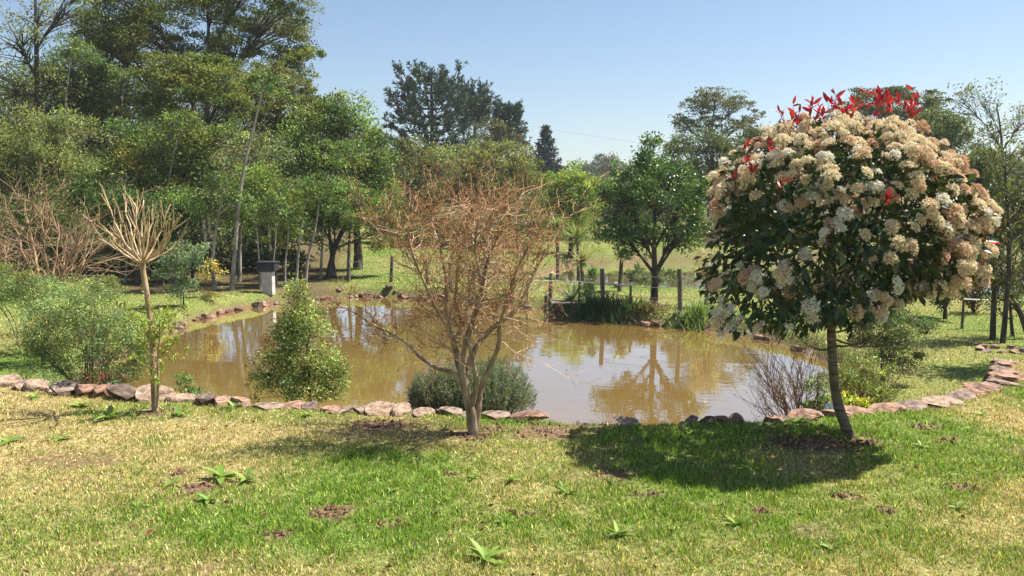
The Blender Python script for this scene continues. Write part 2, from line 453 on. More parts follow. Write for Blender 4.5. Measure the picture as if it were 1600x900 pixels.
# ------------------------------------------------------------------ grass (nobody could count it)
def blades(mb, X, Y, Z, L, W, col, lean=0.9):
    n = len(X)
    th = RNG.uniform(0, 2 * math.pi, n); ln = lean * RNG.uniform(0.1, 1.0, n) ** 0.7
    ph = RNG.uniform(0, 2 * math.pi, n)
    tip = np.stack([X + np.cos(th) * L * ln, Y + np.sin(th) * L * ln, Z + L * np.sqrt(np.clip(1 - ln * ln, 0.09, 1))], 1)
    bx, by = np.cos(ph) * W * 0.5, np.sin(ph) * W * 0.5
    V = np.empty((n, 3, 3))
    V[:, 0] = np.stack([X - bx, Y - by, Z - 0.006], 1); V[:, 1] = np.stack([X + bx, Y + by, Z - 0.006], 1); V[:, 2] = tip
    mb.add(V.reshape(-1, 3), np.arange(n * 3).reshape(n, 3), np.repeat(col, 3, 0))
def grass_cols(n, d):
    g = np.array([[0.075, 0.165, 0.018], [0.13, 0.245, 0.024], [0.19, 0.295, 0.036], [0.28, 0.34, 0.07]])
    s = np.array([[0.40, 0.34, 0.14], [0.55, 0.46, 0.24], [0.34, 0.27, 0.11], [0.48, 0.35, 0.20]])
    cg = g[RNG.integers(0, 4, n)]; cs = s[RNG.integers(0, 4, n)]
    c = np.where((RNG.uniform(size=n) < d)[:, None], cs, cg)
    return c * np.exp(RNG.normal(0.06, 0.45, (n, 1)))
def lawn_grass():
    mb = MB()
    N = 1000000
    Y = 3.0 * (9.8 / 3.0) ** RNG.uniform(size=N)
    X = RNG.uniform(-1, 1, N) * (0.70 * Y + 0.9)
    keep = (sdf(LAWN, X, Y) < 0.05)
    X, Y = X[keep], Y[keep]
    s = soiliness(X, Y); d = dryness(X, Y)
    tuft = fbm(X * 9, Y * 9, 91, 2)
    keep = RNG.uniform(size=len(X)) < (1 - 0.93 * s) * (0.5 + 0.5 * sstep(0.34, 0.6, tuft)) * (1 - 0.15 * d)
    X, Y, d, tuft = X[keep], Y[keep], d[keep], tuft[keep]
    n = len(X)
    L = RNG.uniform(0.014, 0.046, n) * (0.55 + 0.8 * tuft) * (1.12 - 0.4 * d)
    W = RNG.uniform(0.0035, 0.009, n) * (1 + 0.10 * (Y - 4))
    dd = np.clip(0.08 + 0.78 * d + 0.35 * (0.5 - tuft), 0.03, 0.93)
    blades(mb, X, Y, terr(X, Y), L, W, grass_cols(n, dd), 1.05)
    tag(mb.build('lawn_grass', M_GRASS), 'short patchy green and straw lawn grass in the foreground', 'grass', kind='stuff')
lawn_grass()
def bank_grass():
    mb = MB()
    N = 420000
    Y = 7.0 * (46 / 7.0) ** RNG.uniform(size=N)
    X = RNG.uniform(-1, 1, N) * (0.70 * Y + 1)
    z, s1, s2, dl = terr(X, Y, True)
    keep = (dl > 0.25) & (s1 > 0.22) & (s2 > 0.2) & (RNG.uniform(size=N) > 0.92 * litterness(X, Y)) & ((dl > 1.1) | (RNG.uniform(size=N) < .4))
    X, Y, z, s1 = X[keep], Y[keep], z[keep], s1[keep]; n = len(X)
    L = RNG.uniform(0.02, 0.055, n) * (0.6 + 0.8 * fbm(X * 1.2, Y * 1.2, 12)) * (0.7 + Y / 60)
    W = 0.004 + 0.0009 * Y
    d = np.clip(0.28 + 1.2 * (fbm(X * 0.5, Y * 0.5, 62) - 0.5), 0.05, 0.8)
    blades(mb, X, Y, z, L, W, grass_cols(n, d), 1.05)
    tag(mb.build('bank_grass', M_GRASS), 'short green grass on the pond banks and far field', 'grass', kind='stuff')
bank_grass()

# ------------------------------------------------------------------ trees
def cvar(col, n, v=0.22, hue=0.12):
    col = np.asarray(col, float)
    k = RNG.normal(0, v, (n, 1)); h = RNG.normal(0, hue, (n, 1))
    return np.clip(col * np.exp(k) * np.concatenate([1 + h, np.ones((n, 1)), 1 - h * 0.6], 1), 0.003, 0.9)
def make_tree(name, label, base, lobes, col, L=0.14, cover=3.2, trunk_r=0.12, group=None, cat='tree', bark=None, mat=None,
              flat=1.0, tpath=None, stems=1, sub=9, droop=0.0, sigma=0.42, asp=0.5, depth_r=0.9, col2=None, top=None, split=0.35):
    """base: world point; lobes: (cx, cy, rx, ry[, dy]) surveyed at the tree's distance base[1]+dy"""
    bark = bark or M_BARK; mat = mat or M_LEAF
    base = np.asarray(base, float); Y = base[1]
    col = np.asarray(col, float) * [1.36, 1.36, 1.25]
    if col2 is not None: col2 = np.asarray(col2, float) * 1.3
    root = thing(name, base, label, cat, group)
    lb = []
    for l in lobes:
        dy = l[4] if len(l) > 4 else RNG.uniform(-0.35, 0.35) * l[2] * mpp(Y)
        c = pt(l[0], l[1], Y + dy); k = mpp(Y)
        lb.append((c, np.array([l[2] * k, l[2] * k * depth_r, l[3] * k])))
    if Y > 20: sub, sigma = int(sub * 1.7), sigma * 0.78
    zc = np.array([c[2] for c, r in lb]); wt = np.array([r[0] for c, r in lb])
    cen = np.average(np.array([c for c, r in lb]), axis=0, weights=wt)
    zlow = min(c[2] - 0.3 * r[2] for c, r in lb)
    tops = max(c[2] + 0.3 * r[2] for c, r in lb)
    # trunk
    tm = MB()
    paths = []
    for s in range(stems):
        if tpath and s == 0:
            P = smooth_path([base - [0, 0, 0.1]] + [pt(x, y, Y) for x, y in tpath], 5)
        else:
            tp = np.array([cen[0], cen[1], tops * 0.75 + cen[2] * 0.25]) + (rvec(1)[0] * [1, 1, 0.2] * wt.mean() * 0.6 if stems > 1 else 0)
            b = base + (np.array([RNG.normal(0, trunk_r * 1.5), RNG.normal(0, trunk_r * 1.5), 0]) if stems > 1 else 0) - [0, 0, 0.1]
            h = tp - b
            P = bez(b, b + h * [0.05, 0.05, 0.4] + rvec(1)[0] * 0.05 * h[2] * [1, 1, 0], b + h * [0.6, 0.6, 0.65] + rvec(1)[0] * 0.07 * h[2] * [1, 1, 0], tp, 12)
        n = len(P); t = np.linspace(0, 1, n)
        rr = trunk_r * (1 - 0.82 * t) * (1 + 0.35 * np.exp(-t * 14))
        if stems > 1: rr = rr * (0.8 if s else 1)
        tube(tm, P, rr, 8 if trunk_r > 0.05 else 6)
        paths.append((P, rr))
    tm.build('trunk', bark, root, True)
    # limbs and leaf clumps
    cm = MB()
    area_leaf = 0.5 * L * L * asp
    for c, r in lb:
        P, rr = paths[RNG.integers(0, len(paths))]
        dist = np.linalg.norm(P[:, :2] - c[:2], axis=1)
        zt = c[2] - max(1.1 * dist.min() + 0.5 * r[2], 0.3 * r[2])
        hi = P[0][2] + split * (P[-1][2] - P[0][2])
        zt = max(zt, hi)
        k = int(np.argmin(np.abs(P[:, 2] - zt))); k = min(max(k, 1), len(P) - 2)
        a = P[k]; d = c - a; ln = np.linalg.norm(d)
        lm = MB()
        B = bez(a, a + np.array([d[0] * 0.3, d[1] * 0.3, d[2] * 0.42 + 0.04 * ln]), a + d * [0.62, 0.62, 0.75] + rvec(1)[0] * 0.07 * ln, c + [0, 0, 0.2 * r[2]], 9)
        r0 = min(rr[k] * 0.62, trunk_r * 0.5)
        tube(lm, B, np.linspace(r0, r0 * 0.25, 9), 5)
        ns = max(4, int(sub * (0.6 + 0.8 * r[0] * r[2] / (wt.mean() ** 2 + 1e-6))))
        dirs = rvec(ns); dirs[:, 2] = np.where(RNG.uniform(size=ns) < 0.3, -np.abs(dirs[:, 2]) * 0.7, np.abs(dirs[:, 2]))
        dirs = norm(dirs)
        sc = c + dirs * r * np.where(RNG.uniform(size=(ns, 1)) < 0.14, RNG.uniform(1.0, 1.28, (ns, 1)), RNG.uniform(0.45, 0.98, (ns, 1)))
        for q in range(ns):
            i0 = RNG.integers(3, 8)
            s0 = B[i0]; dd = sc[q] - s0
            Q = bez(s0, s0 + dd * [0.3, 0.3, 0.5], s0 + dd * 0.7 + rvec(1)[0] * 0.1 * np.linalg.norm(dd), sc[q], 6)
            tube(lm, Q, np.linspace(r0 * 0.38, r0 * 0.07 + 0.002, 6), 4, cap=False)
        lm.build('limb', bark, root, True)
        n = int(cover * math.pi * r[0] * r[2] / area_leaf)
        n = min(n, 26000)
        w = RNG.uniform(0.4, 1.6, ns); w /= w.sum()
        idx = RNG.choice(ns, n, p=w)
        g = RNG.normal(size=(n, 3)); g = g / (1 + 0.25 * np.linalg.norm(g, axis=1, keepdims=True))
        sg = sigma * RNG.uniform(0.4, 1.3, ns)
        pos = sc[idx] + g * r * sg[idx][:, None] * [1, 1, 0.8 * flat]
        # keep a loose outline
        q = np.linalg.norm((pos - c) / r, axis=1)
        pos = pos[q < 1.5]; idx = idx[q < 1.5]; n = len(pos)
        out = norm(pos - c)
        ad = norm(out * 0.5 + rvec(n) * 0.9 + np.array([0, 0, 0.15 - droop]))
        cb = np.asarray(col, float) if col2 is None else np.where(RNG.uniform(size=(ns, 1)) < 0.35, np.asarray(col2, float), np.asarray(col, float))
        cc = cvar(cb, ns, 0.24, 0.10)[idx] * np.exp(RNG.normal(0.05, 0.34, (n, 1)))  # random leaf tone, spread wide so the brighter leaves stand in for glints
        if droop > 0.5:
            cc = cc
        leaves(cm, pos, ad, L * RNG.uniform(0.65, 1.3, n), L * asp * RNG.uniform(0.7, 1.2, n), cc)
    cm.build('crown', mat, root)
    return root

FOREST = 'trees of the wood behind the pond'
OLIVE, DKGRN, MIDG, LIME, GREY = (0.095, 0.115, 0.028), (0.04, 0.07, 0.02), (0.075, 0.12, 0.028), (0.15, 0.19, 0.045), (0.12, 0.14, 0.07)
# tall trees rising over the wood
make_tree('tall_tree', 'tallest spreading olive-green tree of the wood with dark fanned branches against the sky', foot(325, 34),
          [(330, 25, 75, 42), (425, 45, 60, 32), (225, 55, 65, 40), (470, 100, 30, 42), (160, 75, 50, 36), (280, -30, 110, 50), (400, -25, 85, 45), (455, 15, 38, 36), (300, 75, 50, 30), (200, 10, 60, 40), (360, 85, 40, 22), (440, 90, 40, 22)],
          OLIVE, 0.12, 3.3, 0.2, FOREST, flat=0.8, sub=16, sigma=0.36, split=0.4)
make_tree('umbrella_tree', 'fine-leaved flat-topped olive tree below the tallest tree of the wood', foot(325, 30),
          [(262, 112, 45, 26), (340, 128, 52, 34), (300, 150, 60, 26), (372, 165, 34, 24), (310, 105, 40, 22), (240, 165, 40, 24)],
          (0.095, 0.115, 0.026), 0.11, 4.0, 0.13, FOREST, flat=0.75, sub=15, sigma=0.38, split=0.45)
make_tree('umbrella_tree', 'open brownish umbrella tree at the edge of the wood, thin fanned branches showing', foot(425, 32),
          [(425, 118, 42, 24), (466, 140, 34, 28), (400, 140, 32, 22), (484, 165, 28, 24), (440, 170, 40, 22), (475, 200, 34, 26), (415, 195, 40, 26)],
          (0.105, 0.115, 0.035), 0.11, 3.0, 0.10, FOREST, flat=0.7, sub=16, sigma=0.36, split=0.4)
make_tree('dark_tree', 'dense dark green tree left of the tallest tree with twiggy outline', foot(175, 37),
          [(140, 110, 45, 45), (190, 75, 50, 40), (200, 150, 60, 50), (120, 165, 45, 50), (160, 40, 40, 25)],
          (0.07, 0.09, 0.025), 0.13, 3.4, 0.17, FOREST, sub=15, sigma=0.38)
make_tree('slope_tree', 'broad light green tree closing the right end of the wood', foot(560, 30),
          [(500, 195, 50, 42), (548, 205, 48, 45), (585, 250, 34, 42), (545, 275, 60, 45), (480, 250, 55, 50), (600, 300, 30, 45), (515, 165, 28, 18)],
          (0.11, 0.15, 0.038), 0.13, 3.3, 0.16, FOREST, sub=12, col2=(0.06, 0.10, 0.025))
make_tree('leafy_tree', 'yellow-green small-leaved tree in the middle of the wood', foot(255, 27),
          [(250, 225, 60, 42), (315, 245, 55, 45), (200, 265, 55, 45), (335, 215, 38, 30), (280, 290, 60, 40), (150, 290, 45, 40)],
          (0.135, 0.16, 0.04), 0.12, 3.0, 0.12, FOREST, sub=12, col2=(0.07, 0.11, 0.025))
make_tree('feathery_tree', 'pale feathery tree with long hanging twigs at the left edge of the wood', foot(45, 25),
          [(30, 225, 55, 50), (85, 260, 50, 50), (10, 300, 55, 50), (105, 205, 40, 34), (60, 320, 60, 40), (-50, 250, 60, 70)],
          (0.14, 0.165, 0.055), 0.12, 2.6, 0.10, FOREST, sub=15, sigma=0.42, asp=0.3)
make_tree('sparse_tree', 'tall thin-crowned tree with dark forked bare trunk against the sky', foot(57, 31),
          [(25, 70, 50, 50), (110, 20, 50, 30), (60, 30, 40, 40), (20, 150, 50, 40), (95, 130, 36, 34), (130, -10, 30, 20)],
          (0.13, 0.15, 0.05), 0.12, 0.55, 0.17, FOREST, sub=15, sigma=0.4, tpath=[(58, 300), (58, 150), (56, 40), (55, -30)], split=0.6)
make_tree('round_tree', 'rounded light green tree with low forked dark trunk beside the sunlit field', foot(518, 27.5),
          [(520, 345, 50, 40), (575, 335, 44, 40), (480, 330, 40, 42), (600, 365, 32, 32), (540, 310, 45, 30)],
          (0.10, 0.145, 0.035), 0.12, 3.2, 0.11, FOREST, sub=12, stems=3, col2=(0.055, 0.095, 0.022))
make_tree('leafy_tree', 'small bright-leaved tree overhanging the concrete pillar', foot(432, 25),
          [(430, 310, 42, 40), (395, 345, 36, 32), (452, 365, 32, 26), (405, 290, 36, 36)],
          (0.12, 0.165, 0.035), 0.10, 2.3, 0.06, FOREST, sub=12)
make_tree('grey_leaved_tree', 'grey-green thinly leaved tree round the leaning pale trunk', foot(375, 26),
          [(385, 250, 45, 42), (360, 300, 45, 40), (420, 240, 38, 38), (340, 335, 40, 28)],
          (0.12, 0.145, 0.06), 0.11, 1.8, 0.07, FOREST, sub=12, bark=M_PALE)
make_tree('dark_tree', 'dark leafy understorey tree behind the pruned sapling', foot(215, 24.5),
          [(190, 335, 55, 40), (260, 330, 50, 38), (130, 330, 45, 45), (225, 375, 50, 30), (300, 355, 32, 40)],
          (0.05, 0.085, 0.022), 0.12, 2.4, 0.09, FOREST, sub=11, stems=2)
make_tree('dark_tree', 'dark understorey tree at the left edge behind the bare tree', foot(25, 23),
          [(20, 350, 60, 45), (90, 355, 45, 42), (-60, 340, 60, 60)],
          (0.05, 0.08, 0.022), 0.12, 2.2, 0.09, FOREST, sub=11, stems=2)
# the wood behind these, seen between them
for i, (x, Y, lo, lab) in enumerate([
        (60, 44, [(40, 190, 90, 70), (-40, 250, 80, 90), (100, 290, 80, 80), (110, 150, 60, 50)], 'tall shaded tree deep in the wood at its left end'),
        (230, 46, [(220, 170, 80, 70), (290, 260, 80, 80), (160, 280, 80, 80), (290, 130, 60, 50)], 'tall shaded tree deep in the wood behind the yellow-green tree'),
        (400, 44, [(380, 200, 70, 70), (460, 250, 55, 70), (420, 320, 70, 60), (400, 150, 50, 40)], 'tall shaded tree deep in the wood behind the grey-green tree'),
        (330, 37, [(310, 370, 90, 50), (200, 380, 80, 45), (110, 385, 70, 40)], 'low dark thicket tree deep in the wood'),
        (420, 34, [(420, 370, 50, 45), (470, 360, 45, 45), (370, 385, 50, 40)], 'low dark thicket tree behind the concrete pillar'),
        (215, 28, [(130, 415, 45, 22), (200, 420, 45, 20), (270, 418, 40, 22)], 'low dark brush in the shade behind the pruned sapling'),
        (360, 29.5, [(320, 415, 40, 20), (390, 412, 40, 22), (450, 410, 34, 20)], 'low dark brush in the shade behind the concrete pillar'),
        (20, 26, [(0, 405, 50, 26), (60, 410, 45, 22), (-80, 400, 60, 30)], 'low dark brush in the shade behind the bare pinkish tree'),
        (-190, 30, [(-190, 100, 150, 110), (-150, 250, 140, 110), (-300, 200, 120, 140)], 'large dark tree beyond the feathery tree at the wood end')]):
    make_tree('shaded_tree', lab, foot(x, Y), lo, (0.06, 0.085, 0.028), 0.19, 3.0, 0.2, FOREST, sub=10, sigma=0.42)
# slender pale trunks along the bank
def slender(label, path, r, Y, lobes, bark=M_PALE, col=(0.09, 0.13, 0.035)):
    b = pt(*path[0], Y); b[2] = tz(b[0], b[1])
    make_tree('slender_tree', label, b, [(a[0], a[1], a[2] * 1.35, a[3] * 1.45) for a in lobes], col, 0.10, 2.6, r, 'slender pale-barked trees on the bank', bark=bark, tpath=path[1:], sub=8, split=0.75)
slender('tall leaning pale-barked trunk curving up through the wood', [(362, 456), (368, 380), (378, 280), (395, 205), (408, 150), (412, 118)], 0.07, 23.2, [(420, 135, 28, 14), (400, 128, 20, 14)])
slender('pale-barked trunk forked near its top beside the leaning one', [(336, 456), (333, 400), (340, 345), (348, 312), (360, 300)], 0.065, 23.3, [(352, 295, 26, 18), (375, 315, 18, 12)])
slender('thin pale trunk just left of the concrete pillar', [(407, 455), (405, 410), (402, 370), (400, 340)], 0.038, 23.6, [(402, 335, 20, 15)])
slender('thin pale trunk standing in front of the concrete pillar', [(424, 457), (427, 410), (431, 370), (430, 330)], 0.03, 23.5, [(430, 325, 18, 14)])
slender('thin upright pale trunk right of the concrete pillar', [(445, 452), (446, 410), (450, 370), (449, 330)], 0.038, 24, [(449, 325, 20, 14)])
slender('pale mottled trunk leaning right, first of a close pair', [(476, 440), (482, 400), (494, 350), (500, 300)], 0.06, 25, [(498, 300, 28, 20)])
slender('pale mottled trunk, second of a close pair near the fork', [(462, 444), (466, 400), (471, 350), (478, 310)], 0.05, 24.4, [(478, 305, 22, 18)])
slender('dark thin trunk deep in the shaded wood', [(300, 440), (302, 400), (298, 350), (300, 320)], 0.06, 26, [(300, 320, 28, 20)], M_BARK)
slender('slim grey trunk in the shade left of the forked pale trunk', [(275, 445), (272, 400), (276, 360), (274, 330)], 0.06, 25, [(274, 325, 28, 20)])
slender('slim grey trunk in the shade behind the pruned sapling', [(195, 445), (198, 410), (196, 370), (199, 340)], 0.055, 24.5, [(198, 335, 28, 20)])
slender('straight dark trunk at the edge of the sunlit field', [(545, 432), (545, 400), (546, 370), (548, 340)], 0.075, 26.6, [(548, 335, 30, 20)], M_BARK)

slender('thin pale stem rising through the dark tree of the wood', [(191, 300), (192, 230), (190, 165), (196, 120)], 0.05, 30, [(194, 118, 18, 12)])
slender('pale forked stem at the left end of the wood', [(105, 330), (108, 250), (102, 170), (110, 95)], 0.06, 28, [(110, 90, 26, 18)])
slender('grey stem slanting through the yellow-green tree', [(265, 380), (262, 320), (268, 260), (282, 200)], 0.05, 26.2, [(282, 195, 26, 14)])
slender('thin pale stem standing before the broad light green tree', [(500, 420), (505, 360), (512, 300), (530, 240)], 0.05, 27, [(532, 235, 24, 16)])
# ---- middle distance
MIDT = 'trees on the far side of the ponds'
for lab, x, Y, lo, c in [
        ('olive bushy tree behind the bare orange tree, left part', 665, 44, [(655, 255, 38, 34), (690, 270, 42, 36), (640, 300, 34, 40), (680, 320, 48, 45)], (0.115, 0.125, 0.045)),
        ('olive bushy tree behind the bare orange tree, right part', 790, 43, [(770, 255, 45, 30), (812, 275, 34, 38), (790, 315, 52, 48), (745, 290, 45, 45)], (0.12, 0.13, 0.042)),
        ('dull green low tree at the foot of the araucarias', 735, 50, [(720, 250, 40, 24), (790, 240, 40, 20), (750, 235, 36, 16), (830, 265, 20, 24)], (0.085, 0.105, 0.036)),
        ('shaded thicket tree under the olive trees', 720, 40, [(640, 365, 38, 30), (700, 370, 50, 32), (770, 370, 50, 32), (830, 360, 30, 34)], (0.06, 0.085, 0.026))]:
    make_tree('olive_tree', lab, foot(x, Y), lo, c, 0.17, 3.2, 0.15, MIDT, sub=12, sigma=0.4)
make_tree('maple_tree', 'bright yellow-green tree between the yuccas and the dark rounded tree', foot(892, 37),
          [(890, 285, 32, 24), (872, 315, 32, 34), (912, 320, 30, 34), (885, 350, 38, 28), (920, 290, 18, 18), (862, 285, 16, 16)],
          (0.135, 0.20, 0.035), 0.14, 3.0, 0.12, MIDT, sub=11, col2=(0.19, 0.22, 0.05))
b = on(1022, 476)
make_tree('rounded_tree', 'dark glossy green rounded tree standing alone by the wire fence', b,
          [(1020, 232, 20, 26), (1003, 278, 40, 40), (1052, 282, 38, 40), (965, 318, 34, 36), (1030, 322, 50, 40), (1085, 312, 26, 34), (962, 372, 32, 36), (1000, 375, 36, 30), (1062, 370, 36, 30), (1092, 355, 20, 24)],
          (0.05, 0.10, 0.02), 0.095, 2.7, 0.10, MIDT, mat=M_GLOSS, sub=13, sigma=0.38, tpath=[(1023, 430), (1022, 380), (1024, 320), (1020, 240)], col2=(0.10, 0.16, 0.03), split=0.22)
make_tree('parasol_tree', 'open parasol-shaped tree with fanned branches on the skyline', foot(1118, 56),
          [(1120, 150, 36, 13), (1085, 165, 28, 14), (1155, 165, 28, 14), (1068, 195, 26, 14), (1175, 185, 16, 12), (1120, 165, 40, 12), (1100, 195, 36, 16), (1145, 200, 30, 16)],
          (0.08, 0.09, 0.036), 0.18, 2.3, 0.2, MIDT, flat=0.6, sub=16, sigma=0.34, split=0.45)
make_tree('dense_tree', 'dense dull green tree under the parasol-shaped tree', foot(1105, 50),
          [(1090, 235, 44, 26), (1130, 240, 40, 30), (1060, 232, 24, 16), (1140, 285, 45, 45), (1080, 280, 50, 40), (1180, 220, 24, 28)],
          (0.065, 0.085, 0.03), 0.19, 3.2, 0.2, MIDT, sub=11)
for lab, x, Y, lo, c, cov in [
        ('dark flat-topped tree peeping over the flowering tree', 1390, 48, [(1340, 160, 32, 18), (1385, 155, 45, 18), (1430, 158, 36, 16), (1370, 180, 60, 18), (1460, 165, 24, 14), (1400, 230, 80, 50)], (0.06, 0.075, 0.024), 3.4),
        ('mid green tree beside the flat-topped dark tree', 1470, 42, [(1460, 200, 38, 36), (1490, 225, 34, 45), (1440, 240, 45, 50), (1480, 285, 45, 45), (1435, 330, 50, 60)], (0.085, 0.115, 0.035), 2.7),
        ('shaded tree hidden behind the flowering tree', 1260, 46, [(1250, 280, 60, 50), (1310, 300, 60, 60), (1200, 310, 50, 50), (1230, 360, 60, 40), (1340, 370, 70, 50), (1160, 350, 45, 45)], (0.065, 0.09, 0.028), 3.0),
        ('wispy grey tree at the right edge of the view', 1565, 40, [(1550, 215, 34, 40), (1580, 250, 34, 45), (1530, 165, 28, 36), (1600, 200, 34, 40), (1495, 160, 26, 28)], (0.13, 0.145, 0.075), 0.55),
        ('dark bush tree low at the right edge behind the second pond', 1600, 47, [(1590, 370, 40, 50), (1640, 340, 60, 70), (1530, 390, 50, 35), (1600, 300, 40, 60)], (0.06, 0.085, 0.03), 3.0)]:
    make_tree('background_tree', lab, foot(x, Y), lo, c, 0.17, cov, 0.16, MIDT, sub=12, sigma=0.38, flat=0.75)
# tree line across the far field
for i, (x, lab) in enumerate([(870, 'far field tree behind the yellow-green tree'), (960, 'far field tree behind the dark rounded tree'), (1040, 'far field tree right of the dark rounded tree'), (610, 'far field tree seen past the end of the wood')]):
    make_tree('field_tree', lab, foot(x, 62 + 2 * i), [(x - 20, 300, 34, 26), (x + 20, 310, 36, 30), (x, 335, 44, 26), (x + 35, 340, 30, 24)], (0.08, 0.11, 0.035), 0.22, 3.0, 0.18, MIDT, sub=10)
for lab, x, Y, lo, c in [('low hedge-like bush on the far shore of the second pond behind the yuccas', 870, 45, [(850, 372, 26, 16), (890, 375, 30, 15), (925, 365, 20, 16)], (0.10, 0.13, 0.04)),
                         ('low pale bush on the far shore behind the dark rounded tree', 985, 46, [(965, 365, 26, 18), (1005, 372, 30, 15), (1040, 368, 24, 15)], (0.13, 0.15, 0.05)),
                         ('low dull bush on the far shore right of the dark rounded tree', 1105, 45, [(1080, 368, 28, 18), (1120, 362, 30, 22), (1160, 372, 26, 18)], (0.11, 0.12, 0.045)),
                         ('low dark bush on the far shore behind the flowering tree', 1250, 46, [(1210, 372, 40, 20), (1270, 370, 40, 22), (1330, 376, 40, 20)], (0.08, 0.10, 0.035))]:
    make_tree('shore_bush', lab, foot(x, Y), lo, c, 0.16, 2.6, 0.05, 'bushes on the far shore of the second pond', cat='shrub', stems=3, sub=10, split=0.05)
# far ridge trees
for i, (x, y, rx, ry, lab) in enumerate([(948, 252, 22, 12, 'hazy rounded tree on the far ridge'), (920, 262, 18, 10, 'low hazy tree on the far ridge beside the pointed conifer'), (985, 262, 18, 12, 'low hazy tree on the far ridge beside the rounded one'), (890, 266, 20, 8, 'hazy bush tree on the far ridge behind the yellow-green tree')]):
    b = foot(x, 150 + 5 * i)
    make_tree('ridge_tree', lab, b, [(x - rx * 0.4, y, rx * 0.6, ry * 0.8), (x + rx * 0.45, y + 2, rx * 0.6, ry * 0.8), (x, y + 8, rx, ry), (x, y + 22, rx, ry)], (0.08, 0.09, 0.045), 0.45, 2.6, 0.3, MIDT, sub=9)
def far_wood():
    mb = MB()
    for i in range(260):
        X = RNG.uniform(-60, 190); Y = RNG.uniform(95, 210)
        if abs(X / Y - 0.0) > 0.85: continue
        z = tz(X, Y); r = RNG.uniform(2.2, 4.2); n = 150
        hgt = RNG.uniform(2.5, 4.5)
        d = rvec(n); p = np.array([X, Y, z + hgt * 0.55]) + d * [r, r, hgt * 0.55] * RNG.uniform(0.6, 1.05, (n, 1))
        leaves(mb, p, rvec(n), 1.0, 0.55, cvar((0.07, 0.085, 0.035), 1, 0.2)[0] * np.exp(RNG.normal(0, 0.2, (n, 1))))
    tag(mb.build('far_wood', M_LEAF), 'far-off hazy wooded hillside below the skyline', 'woodland', kind='stuff')
far_wood()

# ---- conifers
def tuft_needles(mb, P, n, L, W, col, spread=0.9):
    """short stiff needles round a path"""
    k = RNG.integers(0, len(P) - 1, n); t = RNG.uniform(size=(n, 1))
    pos = P[k] * (1 - t) + P[k + 1] * t
    ax = norm(P[k + 1] - P[k])
    leaves(mb, pos, norm(ax * 0.75 + rvec(n) * spread), L * RNG.uniform(0.7, 1.2, n), W, cvar(col, n, 0.2, 0.06), 0.1)
def araucaria(label, x, Y, top, low, halfw, shape, dens=1.0):
    base = foot(x, Y); root = thing('araucaria', base, label, 'tree', 'araucaria trees on the skyline')
    k = mpp(Y); tp = pt(x, top, Y); zl = pt(x, low, Y)[2]; hw = halfw * k
    tm = MB(); P = np.linspace(base - [0, 0, 0.1], tp - [0, 0, 0.3], 14); P[:, 0] += np.sin(np.linspace(0, 3, 14)) * 0.08
    tube(tm, P, np.linspace(0.28, 0.09, 14), 8); tm.build('trunk', M_BARK, root, True)
    cm = MB(); H = tp[2] - zl; nw = max(4, int(H / 0.62))
    for w in range(nw):
        t = (w + 0.5) / nw; z = zl + t * H * 0.93
        prof = shape(t) * hw
        nb = RNG.integers(6, 9); lm = MB()
        for q in range(nb):
            a = q * 2 * math.pi / nb + RNG.uniform(-0.35, 0.35) + w; ln = prof * RNG.uniform(0.75, 1.12)
            d = np.array([math.cos(a), math.sin(a), 0])
            p0 = np.array([tp[0], base[1], z]); rise = (0.25 + 0.45 * RNG.uniform()) * ln * (0.5 + t)
            B = bez(p0, p0 + d * ln * 0.45 - [0, 0, 0.05 * ln], p0 + d * ln * 0.85 + [0, 0, rise * 0.3], p0 + d * ln + [0, 0, rise], 9)
            tube(lm, B, np.linspace(0.06, 0.03, 9), 4, cap=False)
            for sidx in range(int(7 * dens)):
                i0 = RNG.integers(3, 9); i0 = min(i0, 8)
                s = B[i0]; sd = norm(d * 0.6 + rvec(1)[0] * 0.7 + [0, 0, 0.55]); sl = RNG.uniform(0.5, 0.95)
                S = bez(s, s + sd * sl * 0.4, s + sd * sl * 0.8 + [0, 0, 0.06], s + sd * sl + [0, 0, 0.2], 5)
                tuft_needles(cm, S, 34, 0.30, 0.085, (0.045, 0.075, 0.033), 0.75)
        lm.build('limb', M_BARK, root, True)
    cm.build('crown', M_NEEDLE, root)
araucaria('largest dark araucaria with upswept brush-like branches on the skyline', 674, 62, 116, 262, 66, lambda t: 0.35 + 0.65 * math.sin(math.pi * min(1, 0.15 + 0.85 * (1 - t)) * 0.62 + 0.15) if t < 0.93 else 0.35)
araucaria('slim umbrella-topped araucaria just right of the largest one', 741, 74, 146, 200, 26, lambda t: 0.55 + 0.5 * t if t < 0.85 else 0.7)
araucaria('tilted dark araucaria at the right end of the group', 792, 70, 168, 240, 28, lambda t: 0.95 - 0.5 * t)
make_tree('cypress_tree', 'brownish green fluffy conifer between the araucarias', foot(768, 66),
          [(762, 200, 24, 16), (785, 215, 22, 14), (750, 225, 30, 16), (800, 232, 22, 14)], (0.085, 0.085, 0.028), 0.2, 3.2, 0.2, 'conifers on the skyline', sub=10, mat=M_NEEDLE)
